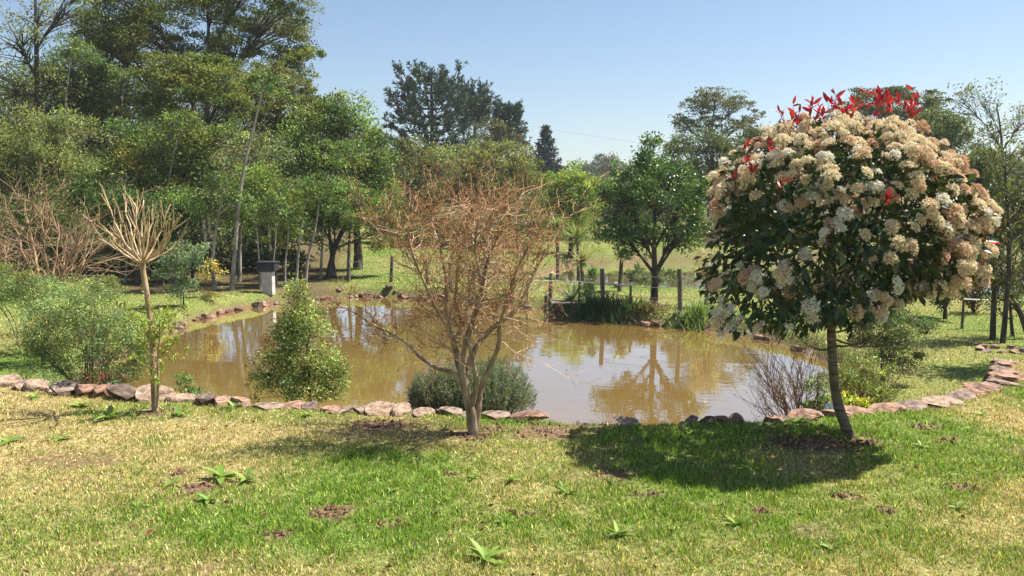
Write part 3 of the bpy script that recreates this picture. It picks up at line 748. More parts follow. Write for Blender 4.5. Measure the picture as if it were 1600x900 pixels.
def spire(label, x, Y, top, low, halfw):
    base = foot(x, Y); root = thing('spruce_tree', base, label, 'tree', 'conifers on the skyline')
    k = mpp(Y); tp = pt(x, top, Y); zl = pt(x, low, Y)[2]; hw = halfw * k
    tm = MB(); tube(tm, np.linspace(base - [0, 0, 0.1], tp, 10), np.linspace(0.3, 0.04, 10), 6); tm.build('trunk', M_BARK, root, True)
    cm = MB(); nw = 15
    for w in range(nw):
        t = w / nw; z = zl + t * (tp[2] - zl)
        for q in range(8):
            a = q * 0.785 + RNG.uniform(-0.3, 0.3) + w * 0.4; ln = hw * (1.05 - t) * RNG.uniform(0.65, 1.15)
            d = np.array([math.cos(a), math.sin(a), 0]); p0 = np.array([tp[0], base[1], z])
            B = bez(p0, p0 + d * ln * 0.4 - [0, 0, 0.02 * ln], p0 + d * ln * 0.8 - [0, 0, 0.2 * ln], p0 + d * ln - [0, 0, 0.08 * ln], 6)
            tuft_needles(cm, B, int(26 * (1.3 - t)), 0.55, 0.2, (0.032, 0.05, 0.036), 0.8)
    cm.build('crown', M_NEEDLE, root)
spire('dark pointed conifer standing alone on the skyline', 853, 88, 194, 285, 30)

# ---- willow at the right
def willow(label, x, Y, cx, cy, rx, ry, col):
    base = foot(x, Y); root = thing('willow_tree', base, label, 'tree', MIDT); k = mpp(Y)
    c = pt(cx, cy, Y); r = np.array([rx * k, rx * k * 0.9, ry * k])
    tm = MB(); T = bez(base - [0, 0, 0.1], base + [0.1, 0, 1], c - [0, 0, 1.0], c + [0, 0, r[2] * 0.7], 12); tube(tm, T, np.linspace(0.13, 0.03, 12), 7); tm.build('trunk', M_BARK, root, True)
    cm = MB(); lm = MB()
    for i in range(420):
        a = RNG.uniform(0, 2 * math.pi); u = math.sqrt(RNG.uniform()); zz = RNG.uniform(-0.2, 1)
        w = math.sqrt(max(0.05, 1 - zz * zz * 0.9))
        p = c + r * [math.cos(a) * u * w, math.sin(a) * u * w, zz]
        ln = RNG.uniform(0.5, 1.25) * r[2] * 0.6
        dr = np.array([math.cos(a) * 0.15, math.sin(a) * 0.15, -1]) * ln
        S = bez(p, p + [math.cos(a) * 0.15, math.sin(a) * 0.15, 0.1], p + dr * 0.5 + rvec(1)[0] * 0.05, p + dr, 7)
        if i % 4 == 0:
            tk = T[RNG.integers(5, 11)]
            tube(lm, bez(tk, tk + (p - tk) * [0.3, 0.3, 0.6], p + [0, 0, 0.1], p, 6), np.linspace(0.022, 0.006, 6), 4, cap=False)
        n = 46; kk = RNG.integers(0, 6, n); pos = S[kk] + (S[kk + 1] - S[kk]) * RNG.uniform(size=(n, 1))
        leaves(cm, pos, norm(rvec(n) * 0.5 + [0, 0, -0.6]), 0.13, 0.03, cvar(col, 1, 0.12)[0] * np.exp(RNG.normal(0, 0.15, (n, 1))))
    lm.build('limb', M_BARK, root, True); cm.build('crown', M_LEAF, root)
willow('yellow-green weeping tree right of the flowering tree', 1528, 27, 1528, 310, 44, 78, (0.17, 0.20, 0.04))
willow('brownish yellow weeping tree at the right edge', 1600, 26, 1600, 350, 34, 70, (0.15, 0.15, 0.045))

# ---- small trees on the right lawn
def thin_tree(label, path, Y, r, twigs=26, bark=M_BARK, col=(0.10, 0.13, 0.04), leafn=500, spread=0.5, name='thin_tree'):
    b = pt(*path[0], Y); b[2] = tz(b[0], b[1]); root = thing(name, b, label, 'tree', 'thin trees on the lower lawn')
    P = smooth_path([b - [0, 0, 0.08]] + [pt(x, y, Y) for x, y in path[1:]], 5)
    tm = MB(); tube(tm, P, np.linspace(r, r * 0.25, len(P)), 7); tm.build('trunk', bark, root, True)
    lm = MB(); cm = MB()
    for i in range(twigs):
        k = RNG.integers(len(P) // 3, len(P)); s = P[k]; d = norm(rvec(1)[0] * [1, 1, 0.5] + [0, 0, 0.6]); ln = RNG.uniform(0.4, 1.0) * spread
        S = bez(s, s + d * ln * 0.3, s + d * ln * 0.7 + [0, 0, 0.1 * ln], s + d * ln + [0, 0, 0.25 * ln], 6)
        tube(lm, S, np.linspace(r * 0.25, 0.004, 6), 4, cap=False)
        n = leafn // twigs; kk = RNG.integers(2, 6, n)
        leaves(cm, S[kk] + RNG.normal(0, 0.07, (n, 3)), rvec(n), 0.085, 0.04, cvar(col, n))
    lm.build('limb', bark, root, True); cm.build('crown', M_LEAF, root)
thin_tree('tall thin dark tree ringed by stones on the right lawn', [(1566, 548), (1572, 480), (1577, 400), (1574, 320), (1570, 262)], 14.6, 0.055, 34, leafn=900, spread=1.1)
thin_tree('straight short trunk left of the stone-ringed tree', [(1551, 540), (1552, 490), (1553, 450), (1551, 400), (1548, 350)], 14.9, 0.06, 24, leafn=1500, spread=0.8, col=(0.14, 0.13, 0.04))
thin_tree('slim trunk right of the stone-ringed tree', [(1583, 538), (1580, 500), (1578, 465), (1575, 420)], 15.2, 0.04, 16, leafn=400, spread=0.6)
thin_tree('leaning thick trunk at the right edge of the lawn', [(1612, 528), (1597, 495), (1583, 470), (1570, 440)], 15.0, 0.075, 12, leafn=250, spread=0.5)
thin_tree('short dark trunk in the shade beyond the flowering tree', [(1476, 512), (1477, 490), (1477, 460), (1476, 425)], 17.6, 0.06, 26, leafn=2600, spread=0.9, col=(0.07, 0.10, 0.03))
thin_tree('low dark many-leaved sapling on the lower lawn by the second pond', [(1521, 505), (1522, 490), (1520, 470), (1524, 450)], 18.5, 0.05, 40, leafn=700, spread=0.75, col=(0.10, 0.06, 0.03))
make_tree('shade_tree', 'tall green tree by the retaining wall past the right edge', (9.9, 12.7, tz(9.9, 12.7)), [(1750, 130, 66, 50), (1800, 180, 66, 55), (1760, 60, 62, 48), (1830, 100, 60, 50)], (0.075, 0.11, 0.03), 0.11, 2.0, 0.09, 'thin trees on the lower lawn', sub=12)
# trees beside the lower lawn beyond the frame, whose shade falls on it
make_tree('shade_tree', 'round green tree on the lower lawn past the right edge', (12.3, 14.2, tz(12.3, 14.2)), [(1800, 300, 70, 50), (1860, 330, 70, 50), (1830, 260, 60, 45)], (0.07, 0.11, 0.03), 0.12, 2.2, 0.1, 'thin trees on the lower lawn', sub=10)

# ------------------------------------------------------------------ bare and pruned trees
def grow(mb, p, d, ln, r, level, kids, bits, up=0.25, wander=0.22, seg=6, cols=None, spread=0.75):
    P = [np.array(p, float)]; d = norm(d)
    for i in range(seg):
        d = norm(d + RNG.normal(0, wander, 3) + np.array([0, 0, up * 0.3]))
        P.append(P[-1] + d * ln / seg)
    P = np.array(P)
    c = cols[min(level, len(cols) - 1)] if cols is not None else (1, 1, 1)
    tube(mb, P, np.linspace(r, max(r * 0.42, 0.0012), len(P)), 5 if r > 0.008 else 3, np.asarray(c) * RNG.uniform(0.8, 1.2), cap=False)
    if level >= len(kids):
        bits.append(P); return
    for q in range(kids[level]):
        t = RNG.uniform(0.25, 1.0) if q else 1.0
        k = min(int(t * seg), seg); dd = norm(P[k] - P[k - 1])
        nd_ = norm(dd * 0.75 + rvec(1)[0] * spread + np.array([0, 0, up]))
        grow(mb, P[k], nd_, ln * RNG.uniform(0.5, 0.8), r * 0.55, level + 1, kids, bits, up, wander, max(3, seg - 1), cols, spread)

def bare_shrub_tree():
    Y = on(738, 677)[1]
    base = on(738, 677)
    root = thing('bare_tree', base, 'leafless tan-barked multi-stemmed tree with orange twigs by the pond edge', 'tree')
    k = mpp(Y)
    limbs = [  # traced stems: pixel path with distance offsets in metres, start radius, end radius
        ([(739, 680, 0), (737, 655, 0), (730, 625, .02), (722, 590, .03), (717, 560, .05), (702, 515, .08), (698, 470, .1), (697, 435, .12), (688, 390, .2), (672, 345, .25)], .040, .010),
        ([(741, 680, 0), (738, 650, -.02), (728, 605, -.04), (722, 570, -.04), (732, 520, -.06), (750, 470, -.1), (756, 430, -.12), (768, 390, -.15), (792, 345, -.2)], .036, .009),
        ([(736, 668, 0), (733, 640, .02), (727, 600, .06), (741, 548, .1), (770, 512, .16), (803, 488, .2), (822, 455, .25), (838, 420, .28), (852, 390, .3)], .032, .008),
        ([(742, 678, .02), (748, 640, .03), (752, 605, .04), (768, 568, 0), (779, 540, -.05), (781, 505, -.1), (793, 470, -.16), (806, 425, -.22), (826, 385, -.3)], .027, .008),
        ([(722, 600, 0), (708, 583, -.05), (680, 574, -.1), (655, 556, -.15), (640, 540, -.18), (615, 523, -.22), (583, 507, -.28), (548, 485, -.32)], .021, .006),
        ([(718, 575, .05), (710, 540, .12), (722, 505, .2), (712, 470, .3), (716, 420, .38), (722, 370, .45), (728, 325, .5)], .024, .007),
        ([(705, 520, .06), (680, 480, .0), (662, 440, -.08), (646, 400, -.18), (636, 365, -.25)], .016, .006),
        ([(735, 640, -.02), (744, 600, -.06), (738, 560, -.1), (733, 525, -.14), (745, 485, -.25), (752, 440, -.35), (742, 390, -.42), (748, 340, -.5)], .024, .007)]
    tw = MB(); bits = []
    cols = [(1.1, 1.1, 1.08), (1.05, 1.04, 1.0), (1.12, .98, .84), (1.15, .86, .64)]
    for pth, r0, r1 in limbs:
        P = smooth_path([pt(x, y, Y + dy) for x, y, dy in pth], 4)
        mb = MB(); n = len(P)
        tube(mb, P, np.linspace(r0, r1, n) * (1 + 0.12 * np.sin(np.arange(n) * 1.7)), 8, (.9, .88, .84))
        mb.build('limb', M_TWIG, root, True)
        low = pth[-1][1] > 470
        for j in range(11 if low else 20):
            kk = RNG.integers(int(n * (0.62 if low else 0.42)), n); s = P[kk]
            d = norm(rvec(1)[0] * [1, 1, 0.45] + [0, 0, 0.42 if not low else 0.35] + (np.array([-0.5, 0, 0]) if low else 0))
            grow(tw, s, d, RNG.uniform(0.25, 0.5) * (0.6 if low else 1), RNG.uniform(0.004, 0.0075), 1, [0, 5, 4], bits, 0.14, 0.24, 6, cols, 0.7)
    o = tag(tw.build('twigs', M_TWIG, root), kind='stuff')
    # dried seed husks and buds
    hm = MB(); ends = np.array([p[RNG.integers(1, len(p))] for p in bits for _ in range(2)])
    n = len(ends)
    hc = np.array([(0.40, 0.18, 0.06), (0.27, 0.12, 0.05), (0.44, 0.27, 0.09), (0.20, 0.08, 0.04)])[RNG.integers(0, 4, n)]
    leaves(hm, ends + RNG.normal(0, 0.008, (n, 3)), rvec(n), RNG.uniform(0.010, 0.026, n), RNG.uniform(0.007, 0.013, n), hc)
    tag(hm.build('seed_husks', M_LEAF, root), kind='stuff')
bare_shrub_tree()

def pruned_sapling():
    base = on(243, 642); Y = base[1]
    root = thing('pruned_sapling', base, 'pruned pale sapling with a fan of bare cut branches and leafy low shoots', 'tree')
    tm = MB(); P = smooth_path([base - [0, 0, .05]] + [pt(x, y, Y) for x, y in [(241, 600), (239, 550), (235, 500), (229, 455), (224, 425), (222, 410)]], 5)
    tube(tm, P, np.concatenate([np.linspace(0.033, 0.022, len(P) - 4), [0.026, 0.029, 0.027, 0.02]]), 9, (0.8, 0.72, 0.6)); tm.build('trunk', M_CREAMB, root, True)
    t2 = MB(); Q = smooth_path([pt(246, 636, Y - .03), pt(247, 600, Y - .05), pt(247, 560, Y - .07), pt(250, 520, Y - .08), pt(249, 480, Y - .1)], 4)
    tube(t2, Q, np.linspace(0.014, 0.005, len(Q)), 6, (0.8, 0.72, 0.6)); t2.build('side_stem', M_CREAMB, root, True)
    head = pt(222, 412, Y); bits = []
    ends = [(150, 335, -.2), (165, 318, .2), (178, 310, -.3), (192, 303, .25), (208, 306, -.05), (222, 312, .3), (226, 318, -.3), (238, 320, .1), (248, 322, -.2), (262, 325, .3), (272, 345, -.1), (288, 368, .15), (160, 370, .3), (280, 340, -.35), (172, 350, -.1), (210, 320, .4)]
    for x, y, dy in ends:
        e = pt(x, y, Y + dy); d = e - head; mb = MB()
        B = bez(head, head + d * [0.45, 0.45, 0.25], head + d * [0.75, 0.75, 0.6], e, 9) + np.linspace(0, 1, 9)[:, None] * RNG.normal(0, .012, (9, 3))
        tube(mb, B, np.linspace(0.0105, 0.0045, 9), 6, (1.1, 1.0, 0.9))
        for q in range(RNG.integers(3, 7)):
            kk = RNG.integers(2, 8); dd = norm(B[kk + 1] - B[kk]); s = norm(dd + rvec(1)[0] * 0.45 + [0, 0, 0.25]); ln = RNG.uniform(0.12, 0.28)
            S = bez(B[kk], B[kk] + s * ln * .3, B[kk] + s * ln * .7 + [0, 0, .01], B[kk] + s * ln + [0, 0, .03], 5)
            tube(mb, S, np.linspace(0.0045, 0.0025, 5), 4, (1.1, 0.95, 0.8)); bits.append(S)
        mb.build('limb', M_CREAMB, root, True); bits.append(B[5:])
    lm = MB()
    E = np.array([b[RNG.integers(0, len(b))] for b in bits for _ in range(5)])
    leaves(lm, E, rvec(len(E)), 0.022, 0.01, cvar((0.22, 0.24, 0.04), len(E)))
    # leafy shoots low on the stem
    sh = MB()
    for i in range(26):
        s = Q[RNG.integers(4, len(Q))] if i % 2 else P[RNG.integers(8, 20)]
        d = norm(rvec(1)[0] * [1, 1, 0.4] + [0, 0, 0.5]); ln = RNG.uniform(0.12, 0.34)
        S = bez(s, s + d * ln * .4, s + d * ln * .8, s + d * ln + [0, 0, 0.04], 6)
        tube(sh, S, np.linspace(0.005, 0.002, 6), 4, (0.7, 0.7, 0.45)); n = 26
        kk = RNG.integers(1, 6, n)
        leaves(lm, S[kk] + RNG.normal(0, 0.018, (n, 3)), norm(rvec(n) + [0, 0, .3]), RNG.uniform(0.025, 0.05, n), 0.022, cvar((0.24, 0.31, 0.04), n, 0.2))
    sh.build('shoots', M_CREAMB, root)
    tag(lm.build('foliage', M_LEAF, root), kind='stuff')
pruned_sapling()

def bare_back_tree(label, x, Y, ends, r0, tint):
    base = foot(x, Y); root = thing('bare_branched_tree', base, label, 'tree', 'leafless trees left of the pond')
    tm = MB(); top = base + [0, 0, 0.9]; tube(tm, bez(base - [0, 0, .1], base + [0, 0, .3], top - [0.1, 0, .3], top, 6), np.linspace(r0, r0 * 0.7, 6), 7, tint); tm.build('trunk', M_CREAMB, root, True)
    tw = MB(); bits = []
    for ex, ey in ends:
        e = pt(ex, ey, Y + RNG.uniform(-0.8, 0.8)); d = e - top; mb = MB()
        B = bez(top, top + d * [0.4, 0.4, 0.3], top + d * [0.75, 0.75, 0.7], e, 8) + RNG.normal(0, 0.03, (8, 3)) * np.linspace(0, 1, 8)[:, None]
        tube(mb, B, np.linspace(r0 * 0.5, 0.008, 8), 5, tint); mb.build('limb', M_CREAMB, root, True)
        for j in range(9):
            kk = RNG.integers(2, 8)
            grow(tw, B[kk], norm(d) * 0.6 + rvec(1)[0] * 0.8, RNG.uniform(0.4, 0.9), 0.009, 1, [0, 3, 3], bits, 0.2, 0.16, 5, [tint, tint, np.array(tint) * 0.9], 0.6)
    tag(tw.build('twigs', M_CREAMB, root), kind='stuff')
bare_back_tree('bare pinkish-twigged tree spreading in front of the wood edge', 72, 13.5, [(10, 330), (35, 310), (70, 320), (95, 350), (125, 360), (140, 400), (-10, 390), (50, 380), (110, 420)], 0.06, (0.72, 0.58, 0.47))
bare_back_tree('bare twiggy tree partly out of sight at the left edge', -60, 15, [(-60, 320), (-20, 330), (-90, 350), (10, 370), (-30, 400)], 0.07, (0.7, 0.6, 0.5))

# ------------------------------------------------------------------ flowering tree with red shoots
def leaf_obj_mesh(name, mat, L, W, col, curl=0.15, seed=0, n=5):
    rg = np.random.default_rng(seed); mb = MB()
    t = np.linspace(0, 1, n + 1); w = W * 0.5 * np.sin(math.pi * np.clip(t, 0, 1) ** 0.85) ** 0.8 + 0.0005
    mid = np.stack([t * L, np.zeros(n + 1), -curl * L * t ** 2], 1)
    Lf = mid + np.stack([np.zeros(n + 1), w, 0.28 * w], 1); Rt = mid + np.stack([np.zeros(n + 1), -w, 0.28 * w], 1)
    V = np.concatenate([Lf, mid, Rt]); m = n + 1; i = np.arange(n)
    f = np.concatenate([np.stack([i, i + m, i + m + 1, i + 1], 1), np.stack([i + m, i + 2 * m, i + 2 * m + 1, i + m + 1], 1)])
    mb.add(V, f, cvar(col, 1, 0.12, 0.06)[0])
    return mb.mesh(name, mat, smooth=True)
def cluster_mesh(seed, col, col2):
    """domed flower head made of small balls of petals"""
    global RNG
    mb = MB(); nb = 30
    for i in range(nb):
        u = math.sqrt((i + 0.5) / nb); a = i * 2.39996
        c = np.array([u * math.cos(a) * 0.062, u * math.sin(a) * 0.062, 0.034 * (1 - u * u) + RNG.normal(0, 0.005)])
        rb = RNG.uniform(0.010, 0.015); n = 15
        d = rvec(n); d[:, 2] = np.abs(d[:, 2]) * 0.9 - 0.15; d = norm(d)
        cc = np.where(RNG.uniform(size=(n, 1)) < 0.22, np.asarray(col2), np.asarray(col)) * RNG.uniform(0.85, 1.1, (n, 1))
        leaves(mb, c + d * rb * 0.7, norm(d * 0.35 + rvec(n)), 0.013, 0.012, cc, 0.2)
        if i % 3 == 0:
            tube(mb, np.array([[0, 0, -0.055], c * [0.6, 0.6, 1] - [0, 0, 0.012], c]), np.array([0.0022, 0.0015, 0.001]), 3, (0.22, 0.13, 0.07), cap=False)
    return mb.mesh('flower_cluster', M_FLOWER)
def look_euler(n, spin):
    q = Vector(n).to_track_quat('Z', 'Y')
    return (q.to_matrix() @ Matrix.Rotation(spin, 3, 'Z')).to_euler()
def aim_euler(d, roll):
    q = Vector(d).to_track_quat('X', 'Z')
    return (q.to_matrix() @ Matrix.Rotation(roll, 3, 'X')).to_euler()

def photinia():
    base = on(1325, 680); Y = base[1]; k = mpp(Y)
    root = thing('flowering_tree', base, 'round-headed tree full of cream flower clusters with red leaf shoots on top', 'tree')
    C = pt(1306, 362, Y); RX, RY, RZ = 182 * k, 178 * k, 166 * k
    tm = MB()
    P = smooth_path([base + [0.03, 0, -0.06], pt(1322, 668, Y)] + [pt(x, y, Y) for x, y in [(1309, 630), (1303, 590), (1300, 545), (1299, 500), (1303, 440), (1300, 380), (1305, 300)]], 5)
    r = np.interp(np.arange(len(P)), [0, 5, 12, 25, len(P) - 1], [0.062, 0.045, 0.039, 0.034, 0.012])
    r = r * (1 + 0.05 * np.sin(np.arange(len(P)) * 2.9))
    tube(tm, P, r, 12); tm.build('trunk', M_SMOOTHB, root, True)
    def bump(d):                       # uneven outline of the head
        a = np.arctan2(d[:, 1], d[:, 0]); e = d[:, 2]
        b = 0.98 + 0.2 * (fbm(np.cos(a) * 2.6 + 9, np.sin(a) * 2.6 + e * 3 + 5, 101, 3) - 0.5) * 2
        b = b * np.where(e < -0.35, 1 - 0.25 * np.clip(-e - 0.35, 0, 1), 1)
        # boxy shoulders, fuller to the sides
        b = b * (1 + 0.10 * np.exp(-((np.abs(e) - 0.62) / 0.3) ** 2))
        # bulge low right and low left
        b = b * (1 + 0.07 * np.exp(-((d[:, 0] - 0.95) / 0.3) ** 2 - ((e + 0.22) / 0.3) ** 2))
        b = b * (1 + 0.17 * np.exp(-((d[:, 0] + 0.85) / 0.3) ** 2 - ((e + 0.55) / 0.3) ** 2))
        b = b * (1 - 0.16 * sstep(0.0, 0.45, d[:, 0]) * sstep(-0.35, -0.7, e))
        b = b * (1 + 0.10 * sstep(-0.1, -0.5, d[:, 0]) * sstep(-0.3, -0.6, e))
        return b
    RR = np.array([RX, RY, RZ])
    # limbs
    for i in range(14):
        a = i * 2.4; e = RNG.uniform(-0.35, 0.75); d = norm([math.cos(a), math.sin(a), e])
        s = P[int(RNG.integers(22, 36))]; t = C + d * RR * 0.82
        mb = MB(); B = bez(s, s + (t - s) * [0.4, 0.4, 0.2], s + (t - s) * [0.8, 0.8, 0.7], t, 9)
        tube(mb, B, np.linspace(0.017, 0.005, 9), 6)
        for j in range(9):
            kk = RNG.integers(3, 9); ss = B[kk]; dd = norm((ss - C) / RR + rvec(1)[0] * 0.8); ln = RNG.uniform(0.15, 0.35)
            tube(mb, bez(ss, ss + dd * ln * .3, ss + dd * ln * .7, ss + dd * ln, 5), np.linspace(0.005, 0.0025, 5), 4, cap=False)
        mb.build('limb', M_SMOOTHB, root, True)
    # low drooping bare shoots under the crown
    for x0, y0, x1, y1, dy in [(1303, 540, 1385, 525, -.25), (1300, 545, 1245, 535, -.2), (1304, 530, 1400, 545, .1), (1303, 520, 1425, 470, .35)]:
        s = pt(x0, y0, Y); t = pt(x1, y1, Y + dy); mb = MB()
        tube(mb, bez(s, s + (t - s) * .35 - [0, 0, .05], s + (t - s) * .7 - [0, 0, .02], t + [0, 0, .05], 9), np.linspace(0.010, 0.003, 9), 5); mb.build('shoot', M_SMOOTHB, root, True)
    # foliage mass
    cm = MB(); n = 8200
    d = rvec(n); rad = RNG.uniform(0.5, 1.0, (n, 1)) ** 0.6
    pos = C + d * RR * bump(d)[:, None] * rad
    gap = fbm(d[:, 0] * 4 + 20, d[:, 2] * 4 + d[:, 1] * 3, 111, 3)
    kp = RNG.uniform(size=n) < np.where(gap > 0.42, 1.0, 0.45); pos, d = pos[kp], d[kp]; n = len(pos)
    gc = np.array([(0.028, 0.055, 0.016), (0.045, 0.085, 0.02), (0.035, 0.06, 0.022), (0.075, 0.11, 0.025), (0.10, 0.075, 0.03)])[RNG.choice(5, n, p=[.35, .27, .2, .1, .08])]
    ad = norm(d * 0.6 + rvec(n) * 0.7 + [0, 0, -0.35])
    leaves(cm, pos, ad, RNG.uniform(0.065, 0.115, n), RNG.uniform(0.03, 0.046, n), gc * np.exp(RNG.normal(0, 0.15, (n, 1))), 0.2)
    tag(cm.build('foliage', M_GLOSS, root), kind='stuff')
    # single leaves on the side the photo shows
    variants = [leaf_obj_mesh('leaf', M_GLOSS, 0.105, 0.042, c, cu, s, 5) for s, (c, cu) in enumerate([((0.03, 0.062, 0.018), .12), ((0.045, 0.085, 0.02), .2), ((0.03, 0.055, 0.02), .05), ((0.075, 0.115, 0.025), .15)])]
    dd = rvec(2600); dd = dd[dd[:, 1] < 0.15]; dd = dd[dd[:, 2] < 0.75][:290]
    pp = C + dd * RR * (bump(dd) * RNG.uniform(0.93, 1.03, len(dd)))[:, None] - np.array(base)
    for p, q in zip(pp, dd):
        a = norm(q * 0.7 + rvec(1)[0] * 0.6 + [0, 0, -0.45])
        s = RNG.uniform(0.75, 1.15); place('leaf', variants[RNG.choice(4, p=[.4, .25, .25, .1])], root, p, aim_euler(a, RNG.uniform(-1.2, 1.2)), (s, s, s))
    # flower clusters
    cream, white, pink, brown = (0.84, 0.76, 0.57), (0.82, 0.81, 0.74), (0.72, 0.50, 0.36), (0.45, 0.26, 0.15)
    fm = [cluster_mesh(1, cream, pink), cluster_mesh(2, cream, (0.6, 0.5, 0.3)), cluster_mesh(3, white, cream), cluster_mesh(4, pink, brown), cluster_mesh(5, (0.76, 0.62, 0.45), pink)]
    heads = []; cnt = 0; placed = np.zeros((0, 3)); tries = 0
    while cnt < 640 and tries < 16000:
        tries += 1
        q = rvec(1)[0]
        if q[1] > 0.55: continue
        pr = 0.30 + 0.8 * sstep(-0.05, 0.6, q[2]) + 0.7 * sstep(0.35, 0.85, q[0]) * sstep(-0.65, -0.2, q[2])
        nz = fbm(np.array([q[0] * 3.4 + 30]), np.array([q[2] * 4.6 + q[1] * 3]), 121, 3)[0]
        pr = pr * (0.03 + 1.5 * sstep(0.43, 0.53, nz)) + 0.05
        if q[2] < -0.7: continue
        if RNG.uniform() > pr: continue
        b = bump(q[None])[0]; p = C + q * RR * b * RNG.uniform(0.95, 1.07)
        if len(placed) and np.min(np.linalg.norm(placed - p, axis=1)) < 0.042: continue
        placed = np.vstack([placed, p])
        if q[0] < -0.25 and q[2] < 0.1: w = [.1, .15, .65, .05, .05]
        elif q[0] > 0.35 and q[2] > -0.5: w = [.3, .2, .05, .22, .23]
        else: w = [.34, .28, .14, .08, .16]
        s = RNG.uniform(0.5, 1.0); nrm = norm(q * 0.75 + [0, 0, 0.6] + RNG.normal(0, 0.35, 3)); zs = RNG.uniform(0.8, 1.6)
        heads.append((s - 0.5 * q[1], p, nrm, s, zs, RNG.choice(5, p=w), RNG.uniform(0, 6)))
        cnt += 1
    heads.sort(key=lambda h: -h[0]); rest = MB()
    for i, (_, p, nrm, s, zs, kind, spin) in enumerate(heads):
        if i < 295:
            place('flower_cluster', fm[kind], root, p - np.array(base), look_euler(nrm, spin), (s, s, s * zs))
        else:
            me = fm[kind]; nv = len(me.vertices); V = np.empty(nv * 3, np.float32); me.vertices.foreach_get('co', V)
            cv = np.empty(nv * 4, np.float32); me.attributes['Col'].data.foreach_get('color', cv)
            rt = np.array(look_euler(nrm, spin).to_matrix()); V = (V.reshape(-1, 3) * [s, s, s * zs]) @ rt.T + p
            n4 = sum(1 for f in me.polygons if len(f.vertices) == 4)
            F = np.array([f.vertices[:] for f in me.polygons if len(f.vertices) == 4])
            rest.add(V, F[::2], cv.reshape(-1, 4)[:, :3])
    tag(rest.build('blossom', M_FLOWER, root), kind='stuff')
    # red shoots
    rv = [leaf_obj_mesh('red_leaf', M_RED, 0.078, 0.024, c, cu, 30 + i, 5) for i, (c, cu) in enumerate([((0.30, 0.020, 0.028), .1), ((0.20, 0.014, 0.030), -.1), ((0.40, 0.05, 0.035), .2)])]
    spots = []
    for i in range(34):
        x = RNG.uniform(1225, 1432); dy = RNG.uniform(-.35, .3); y = 200 - 22 * RNG.uniform() - (8 if 1330 < x < 1415 else 0) + (16 if x < 1260 else 0)
        spots.append((x, y, dy, RNG.uniform(0.10, 0.19)))
    spots += [(1262, 200, -.1, .20), (1268, 205, 0, .16), (1298, 195, -.2, .22), (1425, 190, 0, .15), (1205, 250, -.4, .12), (1165, 262, -.3, .1), (1175, 280, -.5, .1), (1532, 378, -.3, .1), (1535, 395, -.2, .1), (1528, 420, -.2, .09), (1160, 245, -.2, .12), (1150, 285, -.3, .08), (1380, 320, -.95, .07), (1218, 300, -.85, .08)]
    sm = MB(); nred = 0
    for x, y, dy, ln in spots:
        s = pt(x, y, Y + dy); d = norm([RNG.normal(0, .2) + (0.6 if x > 1500 else 0), RNG.normal(0, .2), 1]); e = s + d * ln
        tube(sm, np.array([s - d * 0.1, s + d * ln * .5 + RNG.normal(0, .008, 3), e]), np.array([.003, .0024, .0015]), 4, (0.25, 0.06, 0.04), cap=False)
        for j in range(RNG.integers(5, 8)):
            t = RNG.uniform(0.2, 1); p = s + d * ln * t; a = norm(d * 0.75 + rvec(1)[0] * 0.75); sc = RNG.uniform(0.6, 1.15)
            place('red_leaf', rv[RNG.integers(0, 3)], root, p - np.array(base), aim_euler(a, RNG.uniform(-3, 3)), (sc, sc, sc)); nred += 1
    tag(sm.build('red_stems', M_LEAF, root), kind='stuff')
photinia()

# ------------------------------------------------------------------ shrubs along the near bank
def bush(name, label, base, lobes, col, L, cover, group=None, stems=4, mat=None, bark=None, asp=0.45, col2=None, sigma=0.4, sub=12, r=0.012, flat=1.0):
    return make_tree(name, label, base, lobes, col, L, cover * 1.9, r, group, 'shrub', bark or M_BARK, mat, flat, None, stems, sub, 0, sigma, asp, 0.9, col2, None, 0.08)
SHR = 'shrubs along the near bank'
bush('conical_shrub', 'upright conical light green small-leaved shrub between the edging and the pond', (foot(470, 8.1)),
     [(466, 452, 17, 20), (468, 492, 33, 30), (472, 530, 45, 34), (455, 566, 50, 34), (500, 572, 42, 36), (430, 600, 36, 28), (480, 606, 46, 28), (520, 598, 26, 30), (458, 512, 30, 26)],
     (0.20, 0.24, 0.085), 0.034, 1.5, SHR, 4, col2=(0.12, 0.16, 0.05), sigma=0.4, r=0.014, sub=20)
def rosemary(label, x, Y, cx, cy, rx, ry, n, col):
    base = foot(x, Y); root = thing('rosemary_bush', base, label, 'shrub', SHR); k = mpp(Y)
    c = pt(cx, cy, Y); st = MB(); fm = MB()
    for i in range(n):
        d = rvec(1)[0]; d[2] = abs(d[2]) * 1.0 - 0.25; d = norm(d)
        bm = 1 + 0.25 * (fbm(np.array([d[0] * 3 + 4]), np.array([d[2] * 3 + d[1]]), 131)[0] - .5)
        e = c + d * np.array([rx * k, rx * k * 0.8, ry * k]) * bm * RNG.uniform(0.72, 1.05); s = base + (e - base) * [0.55, 0.55, 0.5]
        up = norm(d * 0.5 + [0, 0, 0.9] + RNG.normal(0, 0.15, 3)); a = e - up * 0.13
        S = np.array([a, a + up * .07 + RNG.normal(0, .004, 3), e])
        if i % 3 == 0: tube(st, np.array([base + RNG.normal(0, .03, 3) * [1, 1, 0], s, a]), np.array([.005, .004, .003]), 3, cap=False)
        m = 30; t = RNG.uniform(size=(m, 1)); pos = a + (e - a) * t
        leaves(fm, pos, norm(up * 0.7 + rvec(m) * 0.75), RNG.uniform(.018, .034, m), .0062, cvar(col, 1, .12)[0] * np.exp(RNG.normal(0, .15, (m, 1))), 0.1)
    st.build('stem', M_BARK, root); tag(fm.build('foliage', M_LEAF, root), kind='stuff')
